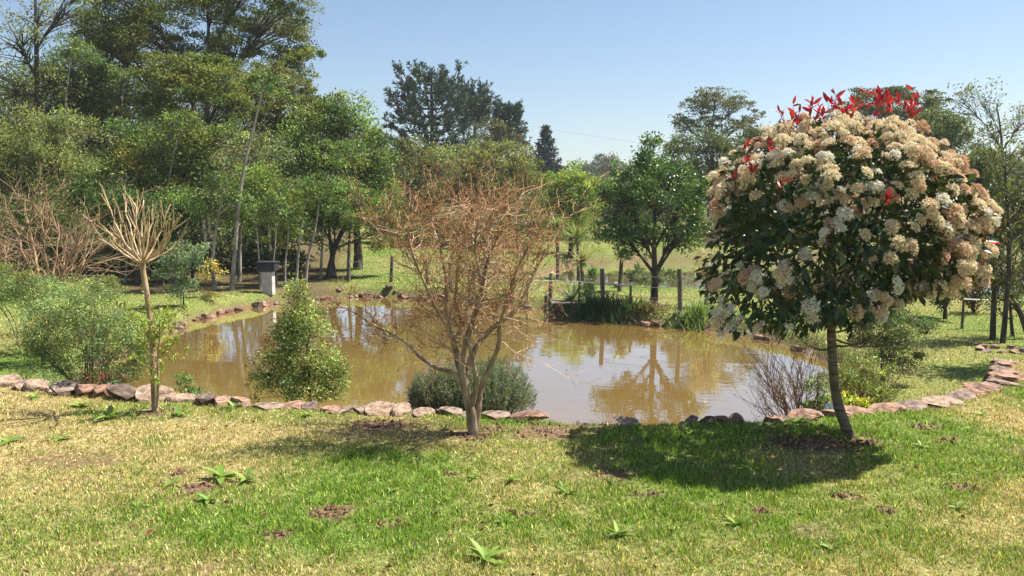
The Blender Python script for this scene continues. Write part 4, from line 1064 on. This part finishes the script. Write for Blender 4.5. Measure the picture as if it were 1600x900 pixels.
rosemary('large grey-green needle-leaved bush behind the bare orange tree', 755, 8.0, 752, 612, 84, 60, 1300, (0.17, 0.205, 0.12))
rosemary('smaller grey-green needle-leaved bush left of the bare orange tree stem', 675, 7.9, 672, 616, 38, 42, 480, (0.17, 0.205, 0.12))

def twiggy(label, x, Y, spreadx, n, tint, leafcol, leafn, ln, lean=0.0, name='twiggy_shrub'):
    base = foot(x, Y); root = thing(name, base, label, 'shrub', SHR)
    st = MB(); bits = []
    for i in range(n):
        d = norm([RNG.normal(0, spreadx) + lean, RNG.normal(0, spreadx * 0.7), 1])
        grow(st, base + RNG.normal(0, 0.05, 3) * [1, 1, 0] - [0, 0, .03], d, ln * RNG.uniform(0.6, 1.1), 0.0075, 1, [0, 5, 3], bits, 0.1, 0.1, 7, [tint, tint, np.array(tint) * 0.9], 0.42)
    tag(st.build('twigs', M_TWIG, root), kind='stuff')
    E = np.array([b[RNG.integers(0, len(b))] for b in bits]); E = E[RNG.integers(0, len(E), leafn)] + RNG.normal(0, .01, (leafn, 3))
    lm = MB(); leaves(lm, E, rvec(leafn), .022, .011, cvar(leafcol, leafn)); tag(lm.build('foliage', M_LEAF, root), kind='stuff')
twiggy('brown twiggy nearly leafless shrub at the water edge left of the flowering tree trunk', 1268, 8.4, 0.55, 24, (0.62, 0.42, 0.34), (0.17, 0.16, 0.05), 1500, 0.78, -0.5)
twiggy('second brown twiggy shrub right of the flowering tree trunk', 1345, 8.9, 0.6, 18, (0.62, 0.45, 0.36), (0.16, 0.16, 0.05), 1500, 0.62, 0.1)
bush('leafy_bush', 'dark round bush at the edge of the lower lawn behind the flowering tree', foot(1385, 11.2),
     [(1380, 505, 40, 28), (1420, 520, 30, 30), (1370, 545, 36, 26), (1400, 560, 32, 24), (1350, 520, 24, 26)], (0.065, 0.095, 0.035), 0.04, 1.9, SHR, 4, col2=(0.10, 0.13, 0.06))
bush('leafy_bush', 'light green bush with pale leaves just right of the flowering tree trunk', foot(1350, 8.5),
     [(1345, 610, 32, 24), (1385, 622, 28, 22), (1310, 600, 20, 30), (1360, 580, 28, 20)], (0.17, 0.20, 0.06), 0.045, 1.3, SHR, 5, asp=0.35)
bush('leafy_bush', 'bright yellow-green low plant at the foot of the edging by the flowering tree', foot(1322, 8.1),
     [(1325, 628, 20, 14), (1350, 636, 18, 12)], (0.30, 0.33, 0.05), 0.05, 1.5, SHR, 4)
bush('leafy_bush', 'willow-leaved green plant left of the flowering tree trunk', foot(1280, 8.2),
     [(1278, 610, 14, 26), (1290, 632, 18, 16), (1268, 635, 16, 12)], (0.14, 0.19, 0.055), 0.05, 1.3, SHR, 4, asp=0.28)
bush('feathery_shrub', 'large feathery light green shrub behind the dark boulders', foot(130, 9.2),
     [(110, 490, 50, 34), (165, 500, 45, 36), (70, 520, 45, 36), (130, 545, 58, 36), (185, 550, 34, 34), (95, 580, 45, 26), (165, 590, 40, 22), (60, 560, 34, 30), (205, 525, 34, 30), (215, 575, 26, 26), (140, 465, 34, 24)],
     (0.18, 0.225, 0.09), 0.032, 1.2, SHR, 6, sub=18, col2=(0.10, 0.14, 0.05), asp=0.35, sigma=0.42)
bush('feathery_shrub', 'tall loose green shrub behind the feathery one', foot(60, 12.5),
     [(50, 445, 36, 28), (90, 455, 36, 26), (25, 470, 36, 28), (120, 470, 30, 24), (160, 450, 30, 22), (0, 430, 30, 24)], (0.15, 0.19, 0.07), 0.045, 1.2, SHR, 5, asp=0.35)
bush('rose_bush', 'small dark-leaved rose bush with a few red blooms beside the pruned sapling', foot(160, 7.9),
     [(140, 526, 20, 14), (150, 560, 22, 18), (172, 590, 28, 16), (140, 600, 24, 14)], (0.06, 0.09, 0.035), 0.036, 1.0, SHR, 4, col2=(0.16, 0.06, 0.03))
bush('blue_green_shrub', 'blue-green leafy shrub on the grassy bank left of the pale trunks', foot(285, 19.6),
     [(285, 405, 26, 20), (270, 430, 24, 20), (305, 395, 22, 14), (290, 450, 22, 16)], (0.11, 0.155, 0.085), 0.07, 1.6, 'shrubs on the far bank', 3)
bush('small_bush', 'low brownish bush at the water edge of the left bank', on(330, 470), [(330, 462, 13, 7), (322, 466, 9, 5)], (0.17, 0.15, 0.05), 0.06, 1.5, 'shrubs on the far bank', 3)
bush('small_bush', 'yellow-leaved sapling bush against the forked pale trunk', foot(326, 21.5), [(328, 415, 16, 10), (338, 430, 14, 10), (318, 432, 12, 8)], (0.26, 0.22, 0.06), 0.09, 1.0, 'shrubs on the far bank', 3)
bush('pale_shrub', 'pale wispy flowering shrub behind the fence post beside the second pond', foot(1112, 19.5),
     [(1105, 405, 22, 22), (1120, 430, 22, 22), (1095, 435, 16, 18), (1112, 460, 18, 14)], (0.26, 0.25, 0.17), 0.05, 0.9, 'shrubs on the far bank', 5, col2=(0.20, 0.16, 0.08))
for lab, x, Y, lo, c in [('low green bush overhanging the water on the left near bank', 20, 15.5, [(20, 455, 40, 22), (-30, 450, 40, 30)], (0.10, 0.14, 0.045)),
                         ('green fern-like plant behind the edging near the sapling', 290, 7.9, [(285, 600, 14, 16), (300, 618, 16, 10)], (0.10, 0.15, 0.045)),
                         ('dark low bush on the second pond bank behind the lone tree', 1005, 26.5, [(995, 428, 18, 13), (1040, 430, 18, 12), (1016, 440, 20, 8)], (0.06, 0.09, 0.03))]:
    bush('small_bush', lab, foot(x, Y), lo, c, 0.05 if Y < 20 else 0.12, 1.7, 'low bushes by the ponds', 3)

# ------------------------------------------------------------------ long grass and sword-leaved plants
def sword(mb, base, n, L, W, col, spread, arch=0.6, up=0.5):
    az = RNG.uniform(0, 2 * math.pi, n); el = RNG.uniform(up - spread, up + spread * 0.6, n)
    ln = L * RNG.uniform(0.65, 1.15, n)
    d = np.stack([np.cos(az) * np.cos(el), np.sin(az) * np.cos(el), np.sin(el)], 1); side = np.stack([-np.sin(az), np.cos(az), np.zeros(n)], 1)
    c = cvar(col, n, 0.2, 0.08); base = np.broadcast_to(base, (n, 3)); V = []
    for t, w in ((0, .8), (.35, 1.0), (.7, .7), (1.0, .06)):
        p = base + d * (ln * t)[:, None] - np.array([0, 0, 1.0]) * (arch * ln * t * t * 0.5)[:, None]
        V += [p + side * W * w * .5, p - side * W * w * .5]
    V = np.stack(V, 1); i = np.arange(n)[:, None] * 8
    f = np.concatenate([i + np.array([[0, 1, 3, 2]]), i + np.array([[2, 3, 5, 4]]), i + np.array([[4, 5, 7, 6]])])
    mb.add(V.reshape(-1, 3), f, np.repeat(c, 8, 0))
def clump(name, label, pos, n, L, W, col, group, spreadxy=0.15, up=1.05, spread=0.4, arch=0.5, cat='grass clump'):
    root = thing(name, pos, label, cat, group); mb = MB()
    B = np.array(pos) + RNG.normal(0, 1, (n, 3)) * [spreadxy, spreadxy * .7, 0]
    B[:, 2] = terr(B[:, 0], B[:, 1]) - 0.02
    sword(mb, B, n, L, W, col, spread, arch, up)
    tag(mb.build('blades', M_LEAF, root), kind='stuff')
EDGEG = 'grass clumps along the pond edges'
for x, y, L, lab in [(915, 497, .55, 'dark long grass clump beside the little jetty'), (940, 501, .6, 'tall dark long grass clump below the thin fence post'), (966, 504, .6, 'dark long grass clump on the far bank, next after the tall one'), (992, 507, .5, 'long grass clump on the bank left of the lone tree'), (1016, 508, .45, 'brownish dry grass clump below the lone tree'), (1088, 516, .6, 'bright green reed clump on the bank right of the lone tree')]:
    p = gp(x, y, Z_W); s = 0.3; p = np.array([p[0], p[1] + s, tz(p[0], p[1] + s)])
    c = (0.17, 0.13, 0.06) if 'brownish' in lab else ((0.13, 0.20, 0.045) if 'bright' in lab else (0.055, 0.095, 0.03))
    clump('long_grass', lab, p, 220, L, 0.022, c, EDGEG, 0.26)
for x, Y, L, lab, c in [(20, 8.6, .5, 'bright green long grass clump behind the edging at the left edge', (0.13, 0.24, 0.045)), (50, 8.9, .45, 'bright green long grass clump beside the feathery shrub', (0.14, 0.24, 0.05)), (-15, 9.4, .5, 'bright green long grass further along the left edge', (0.13, 0.23, 0.045)), (62, 9.9, .75, 'blue-green upright reed clump within the feathery shrub', (0.11, 0.17, 0.08)), (1375, 9.0, .42, 'iris-like yellowish blades beside the lower lawn', (0.20, 0.24, 0.06)), (1405, 8.6, .35, 'fine green grass clump at the foot of the right edging', (0.14, 0.19, 0.05)), (725, 7.15, .22, 'small green grass clump at the foot of the bare orange tree', (0.15, 0.24, 0.05))]:
    clump('long_grass', lab, foot(x, Y), 420 if Y < 9.6 and x < 60 else 120, L, 0.011, c, EDGEG, 0.3 if x < 60 else 0.1)
def yucca(label, x, y0, y1, Y, L, heads=1):
    b = pt(x, y0, Y); b[2] = tz(b[0], b[1]); root = thing('yucca', b, label, 'plant', 'yuccas on the strip between the ponds')
    top = pt(x + RNG.uniform(-4, 4), y1, Y); tm = MB()
    tube(tm, bez(b - [0, 0, .05], b + (top - b) * [.2, .2, .35], b + (top - b) * [.8, .8, .7], top, 7), np.linspace(.075, .05, 7), 7); tm.build('trunk', M_WOOD, root, True)
    mb = MB(); sword(mb, top, 110, L, 0.05, (0.15, 0.20, 0.05), 0.95, 0.35, 0.55); mb.build('leaf_head', M_LEAF, root)
yucca('tallest yucca with spiky yellow-green head between the ponds', 905, 437, 372, 27, .85)
yucca('yucca with spiky head partly behind the bare orange tree', 872, 437, 355, 28.5, .8)
yucca('short leaning yucca stem beside the tallest one', 912, 440, 410, 26, .6)
yucca('slim yucca-like plant right of the agave', 968, 452, 398, 23.2, .5)
p = on(895, 470); root = thing('agave', p, 'spiky grey-green agave on the bank by the jetty', 'plant'); mb = MB(); sword(mb, p + [0, 0, .03], 40, .75, .06, (0.13, 0.17, 0.09), .8, .1, .8); mb.build('blades', M_LEAF, root)
bush('small_bush', 'narrow dark green bush between the agave and the fence post', on(922, 470), [(921, 450, 9, 13), (926, 430, 7, 12), (918, 462, 10, 8)], (0.06, 0.11, 0.03), 0.07, 2.0, 'shrubs on the far bank', 3)

# ------------------------------------------------------------------ stones
def rock_mesh(seed, flat=0.6):
    rg = np.random.default_rng(seed); import bmesh
    bm = bmesh.new(); bmesh.ops.create_icosphere(bm, subdivisions=3, radius=0.5)
    V = np.array([v.co[:] for v in bm.verts])
    for _ in range(12):                 # chop facets
        n = norm(rg.normal(size=3)); h = rg.uniform(0.17, 0.40); s = V @ n; o = s > h
        V[o] -= np.outer(s[o] - h, n)
    V += 0.05 * np.stack([fbm(V[:, (k + 1) % 3] * 5 + V[:, k] * 3 + 9, V[:, (k + 2) % 3] * 5 + 4, seed * 7 + k, 3) - .5 for k in range(3)], 1) + rg.normal(0, 0.004, V.shape); V[:, 2] = np.clip(V[:, 2], -0.5, 0.5)
    f = np.array([[v.index for v in fc.verts] for fc in bm.faces]); bm.free()
    ext = V.max(0) - V.min(0); V = V / ext
    mb = MB(); c = [(1, 1, 1), (1.25, 1.02, 0.92), (0.66, 0.64, 0.66), (1.25, 1.2, 1.1), (0.95, 0.76, 0.68), (0.55, 0.52, 0.52)][seed % 6]
    mb.add(V, f, c); return mb.mesh('stone', M_STONE)
ROCKS = [rock_mesh(s) for s in range(12)]
TINT = {'light': [0, 1, 3, 6, 7, 9], 'dark': [2, 5, 8, 10, 4, 10], 'mix': list(range(12))}
def stone_at(root, p, w, dpt, h, tint='mix', sink=0.3, rz=None, tilt=0.12):
    o = np.array(root.location)
    place('stone', ROCKS[random.choice(TINT[tint])], root, np.array([p[0], p[1], p[2] + h * (0.5 - sink)]) - o,
          (random.uniform(-tilt, tilt), random.uniform(-tilt, tilt), random.uniform(0, 6.28) if rz is None else rz), (w, dpt, h))
def arc(P):
    s = np.r_[0, np.cumsum(np.linalg.norm(np.diff(P, axis=0), axis=1))]
    return s, lambda u: np.array([np.interp(u, s, P[:, 0]), np.interp(u, s, P[:, 1])])
EX = np.concatenate([[(-7.5, EDGE[0][1] + .2)], EDGE])
S, at = arc(EX)
px_of = lambda p: 800 + p[0] / p[1] * F_PX * cp
root = thing('stone_edging', (EDGE[9][0], EDGE[9][1], 0), 'row of rough stones edging the lawn above the pond', 'stone edging')
wall = thing('stone_wall', (EDGE[19][0], EDGE[19][1], -0.5), 'low dry-stone retaining wall curving along the right end of the lawn', 'wall')
u = 0.0
while u < S[-1]:
    p = at(u); x = px_of(p); q = at(min(u + .05, S[-1])); rz = math.atan2(q[1] - p[1], q[0] - p[0]); nrm = np.array([-(q - p)[1], (q - p)[0]]); nrm = nrm / (np.linalg.norm(nrm) + 1e-9)
    if x < 300:   w, h, dp, tint = random.uniform(.16, .40), random.uniform(.12, .21), random.uniform(.22, .34), random.choice(['mix', 'light', 'dark', 'light'])
    elif x < 800: w, h, dp, tint = random.uniform(.12, .36), random.uniform(.06, .15), random.uniform(.2, .32), random.choice(['light', 'light', 'mix'])
    elif x < 1230: w, h, dp, tint = random.uniform(.10, .24), random.uniform(.06, .12), random.uniform(.15, .22), 'mix'
    elif x < 1440: w, h, dp, tint = random.uniform(.2, .46), random.uniform(.08, .15), random.uniform(.22, .34), 'light'
    else:         w, h, dp, tint = random.uniform(.16, .34), random.uniform(.05, .10), random.uniform(.22, .36), 'light'
    p2 = at(min(u + w / 2, S[-1])) + nrm * 0.06
    if x < 1440:
        if not (820 < x < 1230 and random.random() < 0.45):
            stone_at(root, (*p2, -0.02), w * 1.05, dp, h, tint, 0.3, rz + random.uniform(-.2, .2))
        for kx in range(2):
            if random.random() < 0.75: stone_at(root, (*(p2 + nrm * (.17 + .14 * kx) + np.random.default_rng(int(u * 999)).normal(0, .04, 2)), -0.13 - .12 * kx), w * .9, dp * .9, h * 1.2, tint if x > 300 else 'mix', 0.4, rz)
    else:
        stone_at(wall, (*p2, -0.01), w * 1.05, dp, h, 'light', 0.3, rz + random.uniform(-.15, .15), .06)
    u += w * random.uniform(0.86, 1.02)
S2w, at2 = arc(EX[-8:])
for c in range(7):
    u = random.uniform(0, .2)
    while u < S2w[-1]:
        w = random.uniform(.15, .34); p = at2(u + w / 2); q = at2(min(u + w / 2 + .05, S2w[-1])); d = q - p; rz = math.atan2(d[1], d[0]); n = np.array([-d[1], d[0]]) / (np.linalg.norm(d) + 1e-9)
        stone_at(wall, (*(p + n * (.08 + .012 * c)), -0.10 - .095 * c), w * 1.04, .26, .105, random.choice(['dark', 'mix']), 0.5, rz + random.uniform(-.1, .1), .05)
        u += w * .98
rootb = thing('bank_stones', (*gp(590, 466, Z_W)[:2], Z_W), 'line of small reddish stones along the far water edge', 'stones')
F1 = np.array(far1)
Sf, atf = arc(F1)
u = 0
while u < Sf[-1]:
    p = atf(u); x = px_of(p)
    dense = 0.95 if 480 < x < 690 else (0.35 if x < 850 else .15)
    if random.random() < dense:
        w = random.uniform(.14, .34); pp = p + np.array([random.uniform(-.05, .05), random.uniform(-.05, .28)])
        stone_at(rootb, (*pp, max(Z_W, tz(*pp)) - .02), w, w * .8, w * .6, random.choice(['light', 'mix', 'dark']), 0.3)
    u += random.uniform(.10, .24)
ring = thing('stone_ring', on(1566, 548), 'flat stones laid round the foot of the tall thin tree', 'stones')
for i in range(9):
    a = i * .7; c = on(1566, 548) + np.array([math.cos(a) * .36, math.sin(a) * .3, 0]); stone_at(ring, c, random.uniform(.16, .3), .16, .1, 'light', .35)
p = on(968, 449); o = bpy.data.objects.new('pale_rock', ROCKS[3]); COL.objects.link(o); o.location = (p[0], p[1], p[2] + .06); o.scale = (.4, .3, .2); tag(o, 'pale whitish rock lying on the far side of the fence', 'rock')

# ------------------------------------------------------------------ lawn weeds, tufts, fallen leaves
def weeds():
    vs = [leaf_obj_mesh('leaf', M_LEAF, 0.12, 0.030, c, cu, 60 + i, 5) for i, (c, cu) in enumerate([((0.15, 0.26, 0.04), .35), ((0.12, 0.21, 0.04), .5), ((0.22, 0.30, 0.06), .25)])]
    spots = [(172, 655, 1.3, 'large leafy weed rosette on the lawn below the rose bush'), (125, 636, 1.05, 'weed rosette beside the edging left of the rose bush'), (55, 622, .9, 'weed rosette by the edging near the left edge'), (365, 638, 1.2, 'leafy weed against the edging left of the conical shrub'), (278, 651, .95, 'weed rosette just right of the pruned sapling foot'), (95, 688, .9, 'weed rosette on the dry lawn left of the sapling'), (15, 692, 1.0, 'weed rosette on the dry lawn at the left edge'), (345, 748, 1.2, 'yellowish weed rosette by the bare soil patch'), (385, 752, .9, 'small weed beside the yellowish rosette'), (270, 758, .8, 'dark weed tuft left of the bare soil patch'), (325, 785, .9, 'weed rosette below the bare soil patch'), (758, 876, 1.15, 'broad-leaved weed in the middle of the near lawn'), (786, 818, .6, 'small weed above the broad-leaved weed'), (800, 752, .8, 'pale weed on the lawn below the bare orange tree'), (885, 772, .7, 'bright weed on the lawn right of the pale weed'), (740, 748, .6, 'small weed on the lawn near the pale weed'), (880, 765, .5, 'tiny weed next to the bright weed'), (965, 838, .9, 'narrow-leaved weed on the near lawn'), (1150, 822, .9, 'weed in the lawn below the shade of the flowering tree'), (1105, 742, .6, 'weed in the shade of the flowering tree'), (1248, 660, .8, 'weed at the edging left of the flowering tree'), (1180, 658, .8, 'weed at the edging in the shade'), (215, 795, .8, 'weed on the dry near lawn'), (480, 650, .7, 'weed by the edging under the conical shrub'), (1440, 700, .6, 'weed on the lawn right of the flowering tree'), (1535, 648, .7, 'weed near the retaining wall'), (610, 770, .5, 'small weed on the green middle lawn'), (1300, 860, .6, 'weed on the near right lawn'), (1495, 795, .6, 'weed on the far right lawn')]
    for x, y, s, lab in spots:
        p = on(x, y); root = thing('lawn_weed', p, lab, 'weed', 'weeds in the lawn')
        n = RNG.integers(7, 12)
        for j in range(n):
            a = j * 2.4 + RNG.uniform(-.3, .3); el = RNG.uniform(.2, 1.0); d = (math.cos(a) * math.cos(el), math.sin(a) * math.cos(el), math.sin(el)); k = s * RNG.uniform(.7, 1.15)
            place('leaf', vs[RNG.integers(0, 3)], root, (0, 0, .006), aim_euler(d, RNG.uniform(-.3, .3)), (k, k * RNG.uniform(.8, 1.3), k))
weeds()
def lawn_debris():
    mb = MB(); n = 420
    Y = 3.6 * (7 / 3.6) ** RNG.uniform(size=n); X = RNG.uniform(-1, 1, n) * .68 * Y
    under = RNG.uniform(size=n) < 0.35; q = on(1300, 690)
    X = np.where(under, q[0] + RNG.normal(0, .35, n), X); Y = np.where(under, q[1] + RNG.normal(0, .22, n), Y)
    kp = sdf(LAWN, X, Y) < -.05; X, Y = X[kp], Y[kp]; n = len(X)
    pos = np.stack([X, Y, terr(X, Y) + RNG.uniform(.012, .03, n)], 1)
    c = np.array([(.22, .12, .06), (.12, .06, .035), (.35, .24, .13), (.18, .06, .035)])[RNG.integers(0, 4, n)]
    leaves(mb, pos, rvec(n) * [1, 1, .3], RNG.uniform(.02, .055, n), RNG.uniform(.012, .028, n), c, .3)
    tag(mb.build('fallen_leaves', M_LEAF), 'scattered dry brown leaves on the lawn', 'leaves', kind='stuff')
    sm = MB()
    for a, b, r in SOILG:
        for j in range(int(60 * r + 10)):
            t = RNG.uniform(0, 6.28); u = math.sqrt(RNG.uniform()) * r * .75; x, y = a + math.cos(t) * u, b + math.sin(t) * u * .7
            if sdf(LAWN, np.array([x]), np.array([y]))[0] > -.05: continue
            s = RNG.uniform(.006, .02); z = tz(x, y)
            V = np.array([[1, 0, 0], [-1, 0, 0], [0, 1, 0], [0, -1, 0], [0, 0, 1], [0, 0, -1.0]]) * s * RNG.uniform(.6, 1.3, (6, 3)) + [x, y, z + s * .35]
            sm.add(V, np.array([[0, 2, 4], [2, 1, 4], [1, 3, 4], [3, 0, 4], [2, 0, 5], [1, 2, 5], [3, 1, 5], [0, 3, 5]]))
    tag(sm.build('soil_clods', M_SOIL), 'crumbs of red-brown soil on the bare lawn patches', 'soil', kind='stuff')
lawn_debris()

# ------------------------------------------------------------------ fence, jetty, pillar, rail, cable
def post(parent, p, h, r, lean=(0, 0)):
    mb = MB(); P = np.array([p - [0, 0, .15], p + [lean[0] * .3, lean[1] * .3, h * .35], p + [lean[0] * .7, 0, h * .7], p + [lean[0], lean[1], h]])
    tube(mb, P, np.array([r * 1.05, r, r * .95, r * .9]) * RNG.uniform(.92, 1.08, 4), 8); mb.build('post', M_WOOD, parent, True); return P[-1]
def fence(label, pts, Hs, nwire=3):
    root = thing('wire_fence', pts[0], label, 'fence'); tops = []
    for p, h in zip(pts, Hs): post(root, p, h, .055, (RNG.uniform(-.05, .05), 0))
    for w in range(nwire):
        mb = MB(); fr = .35 + .25 * w; P = []
        for i in range(len(pts) - 1):
            a = pts[i] + [0, -.06, Hs[i] * fr]; b = pts[i + 1] + [0, -.06, Hs[i + 1] * fr]
            for t in np.linspace(0, 1, 7, endpoint=False): P.append(a + (b - a) * t - [0, 0, .05 * math.sin(math.pi * t)])
        P.append(pts[-1] + [0, -.06, Hs[-1] * fr]); tube(mb, np.array(P), .006, 4); mb.build('wire', M_WIRE, root)
fp = [on(x, y) for x, y in [(742, 463), (800, 468), (860, 470), (942, 478), (1063, 489), (1103, 484)]]
fence('wooden post and wire fence on the strip between the two ponds', fp, [.75, .8, .75, .95, 1.05, .85])
fp = [on(x, y) for x, y in [(545, 440), (611, 441), (668, 446), (705, 452)]]
fence('weathered post and wire fence before the sunlit field', fp, [.8, .85, .8, .8])
def rail(label, pts, hs, z):
    root = thing('pipe_rail', pts[0], label, 'rail')
    mb = MB(); tube(mb, np.array([p + [0, 0, z] for p in pts]), .016, 6); mb.build('pipe', M_PIPE, root, True)
    for p in pts: post(root, p, z, .03)
rail('thin white pipe rail above the jetty', [on(824, 470), on(905, 473), on(985, 480)], 0, .55)
rail('white pipe rail across the lower lawn at the right edge', [on(1503, 514), on(1553, 516), on(1640, 520)], 0, .62)
def jetty():
    a = gp(872, 489, Z_W); root = thing('jetty', (a[0], a[1], Z_W), 'small grey plank jetty at the far water edge', 'jetty')
    for i in range(7):
        mb = MB(); x0, x1 = a[0] - .18, a[0] + .62; y0 = a[1] - .25 + i * .145; z = Z_W + .26 + RNG.normal(0, .006)
        V = np.array([[x0 + RNG.uniform(-.04, .04), y0, z], [x1, y0, z], [x1, y0 + .125, z], [x0, y0 + .125, z]]); V = np.concatenate([V, V + [0, 0, .035]])
        mb.add(V, np.array([[0, 3, 2, 1], [4, 5, 6, 7], [0, 1, 5, 4], [1, 2, 6, 5], [2, 3, 7, 6], [3, 0, 4, 7]])); mb.build('plank', M_PLANK, root)
    for dx in (-.12, .56):
        mb = MB(); tube(mb, np.array([[a[0] + dx, a[1] - .2, Z_W - .5], [a[0] + dx, a[1] - .2, Z_W + .24]]), .045, 8); mb.build('post', M_WOOD, root, True)
    for x in (-.35,):
        mb = MB(); tube(mb, np.array([[a[0] + x, a[1] - .25, Z_W - .5], [a[0] + x + .02, a[1] - .25, Z_W + .5]]), .045, 8); mb.build('post', M_WOOD, root, True)
jetty()
def boxed(mb, c, s, bev=.02):
    x, y, z = c; a, b, h = s[0] / 2, s[1] / 2, s[2]
    lv = []
    for zz, k in ((0, 1 - bev / a), (bev, 1), (h - bev, 1), (h, 1 - bev / a)):
        lv += [[x - a * k, y - b * k, z + zz], [x + a * k, y - b * k, z + zz], [x + a * k, y + b * k, z + zz], [x - a * k, y + b * k, z + zz]]
    f = [[3, 2, 1, 0], [12, 13, 14, 15]]
    for r_ in range(3):
        for q in range(4): f.append([r_ * 4 + q, r_ * 4 + (q + 1) % 4, r_ * 4 + 4 + (q + 1) % 4, r_ * 4 + 4 + q])
    mb.add(np.array(lv), np.array(f))
def pillar():
    p = on(420, 457); root = thing('concrete_pillar', p, 'pale concrete pillar topped by a dark box at the wood edge', 'pillar')
    mb = MB(); boxed(mb, p - [0, 0, .08], (.30, .30, .70)); mb.build('column', M_CONC, root)
    mb = MB(); boxed(mb, p + [0, 0, .623], (.50, .42, .24)); bx = mb.build('box', M_BOX, root)
    mb = MB(); boxed(mb, p + [0, 0, .866], (.56, .48, .04), .01); mb.build('lid', M_BOX, bx)
pillar()
def cable():
    a = pt(430, 118, 95); b = pt(1060, 232, 95); t = np.linspace(0, 1, 40)[:, None]
    P = a + (b - a) * t - np.array([0, 0, 1]) * (0.55 * np.sin(math.pi * t)); mb = MB(); tube(mb, P, .012, 4)
    root = thing('power_line', P[0], 'thin sagging cable crossing the sky behind the araucarias', 'cable')
    mb.build('wire', M_WIRE, root)
    for x, q in ((-1, P[0]), (1, P[-1])):
        m2 = MB(); g = tz(q[0], q[1]); tube(m2, np.array([[q[0], q[1], g - .3], [q[0], q[1], q[2] + .3]]), np.array([.16, .11]), 8); m2.build('pole', M_WOOD, root, True)
cable()

# ------------------------------------------------------------------ the air
def haze():
    mb = MB(); x0, x1, y0, y1, z0, z1 = -470.0, 470.0, -60.0, 530.0, -3.0, 34.0
    V = np.array([[x0, y0, z0], [x1, y0, z0], [x1, y1, z0], [x0, y1, z0], [x0, y0, z1], [x1, y0, z1], [x1, y1, z1], [x0, y1, z1]])
    mb.add(V, np.array([[0, 3, 2, 1], [4, 5, 6, 7], [0, 1, 5, 4], [1, 2, 6, 5], [2, 3, 7, 6], [3, 0, 4, 7]]))
    m, nt, out = newmat('pale_air')
    v = nd(nt, 'ShaderNodeVolumePrincipled'); v.inputs['Color'].default_value = (0.86, 0.92, 1.0, 1); v.inputs['Density'].default_value = HAZE
    v.inputs['Anisotropy'].default_value = 0.2
    nt.links.new(v.outputs[0], out.inputs['Volume'])
    tag(mb.build('haze', m), 'thin pale haze filling the air over the valley', 'haze', kind='stuff')
HAZE = 0.0005
haze()
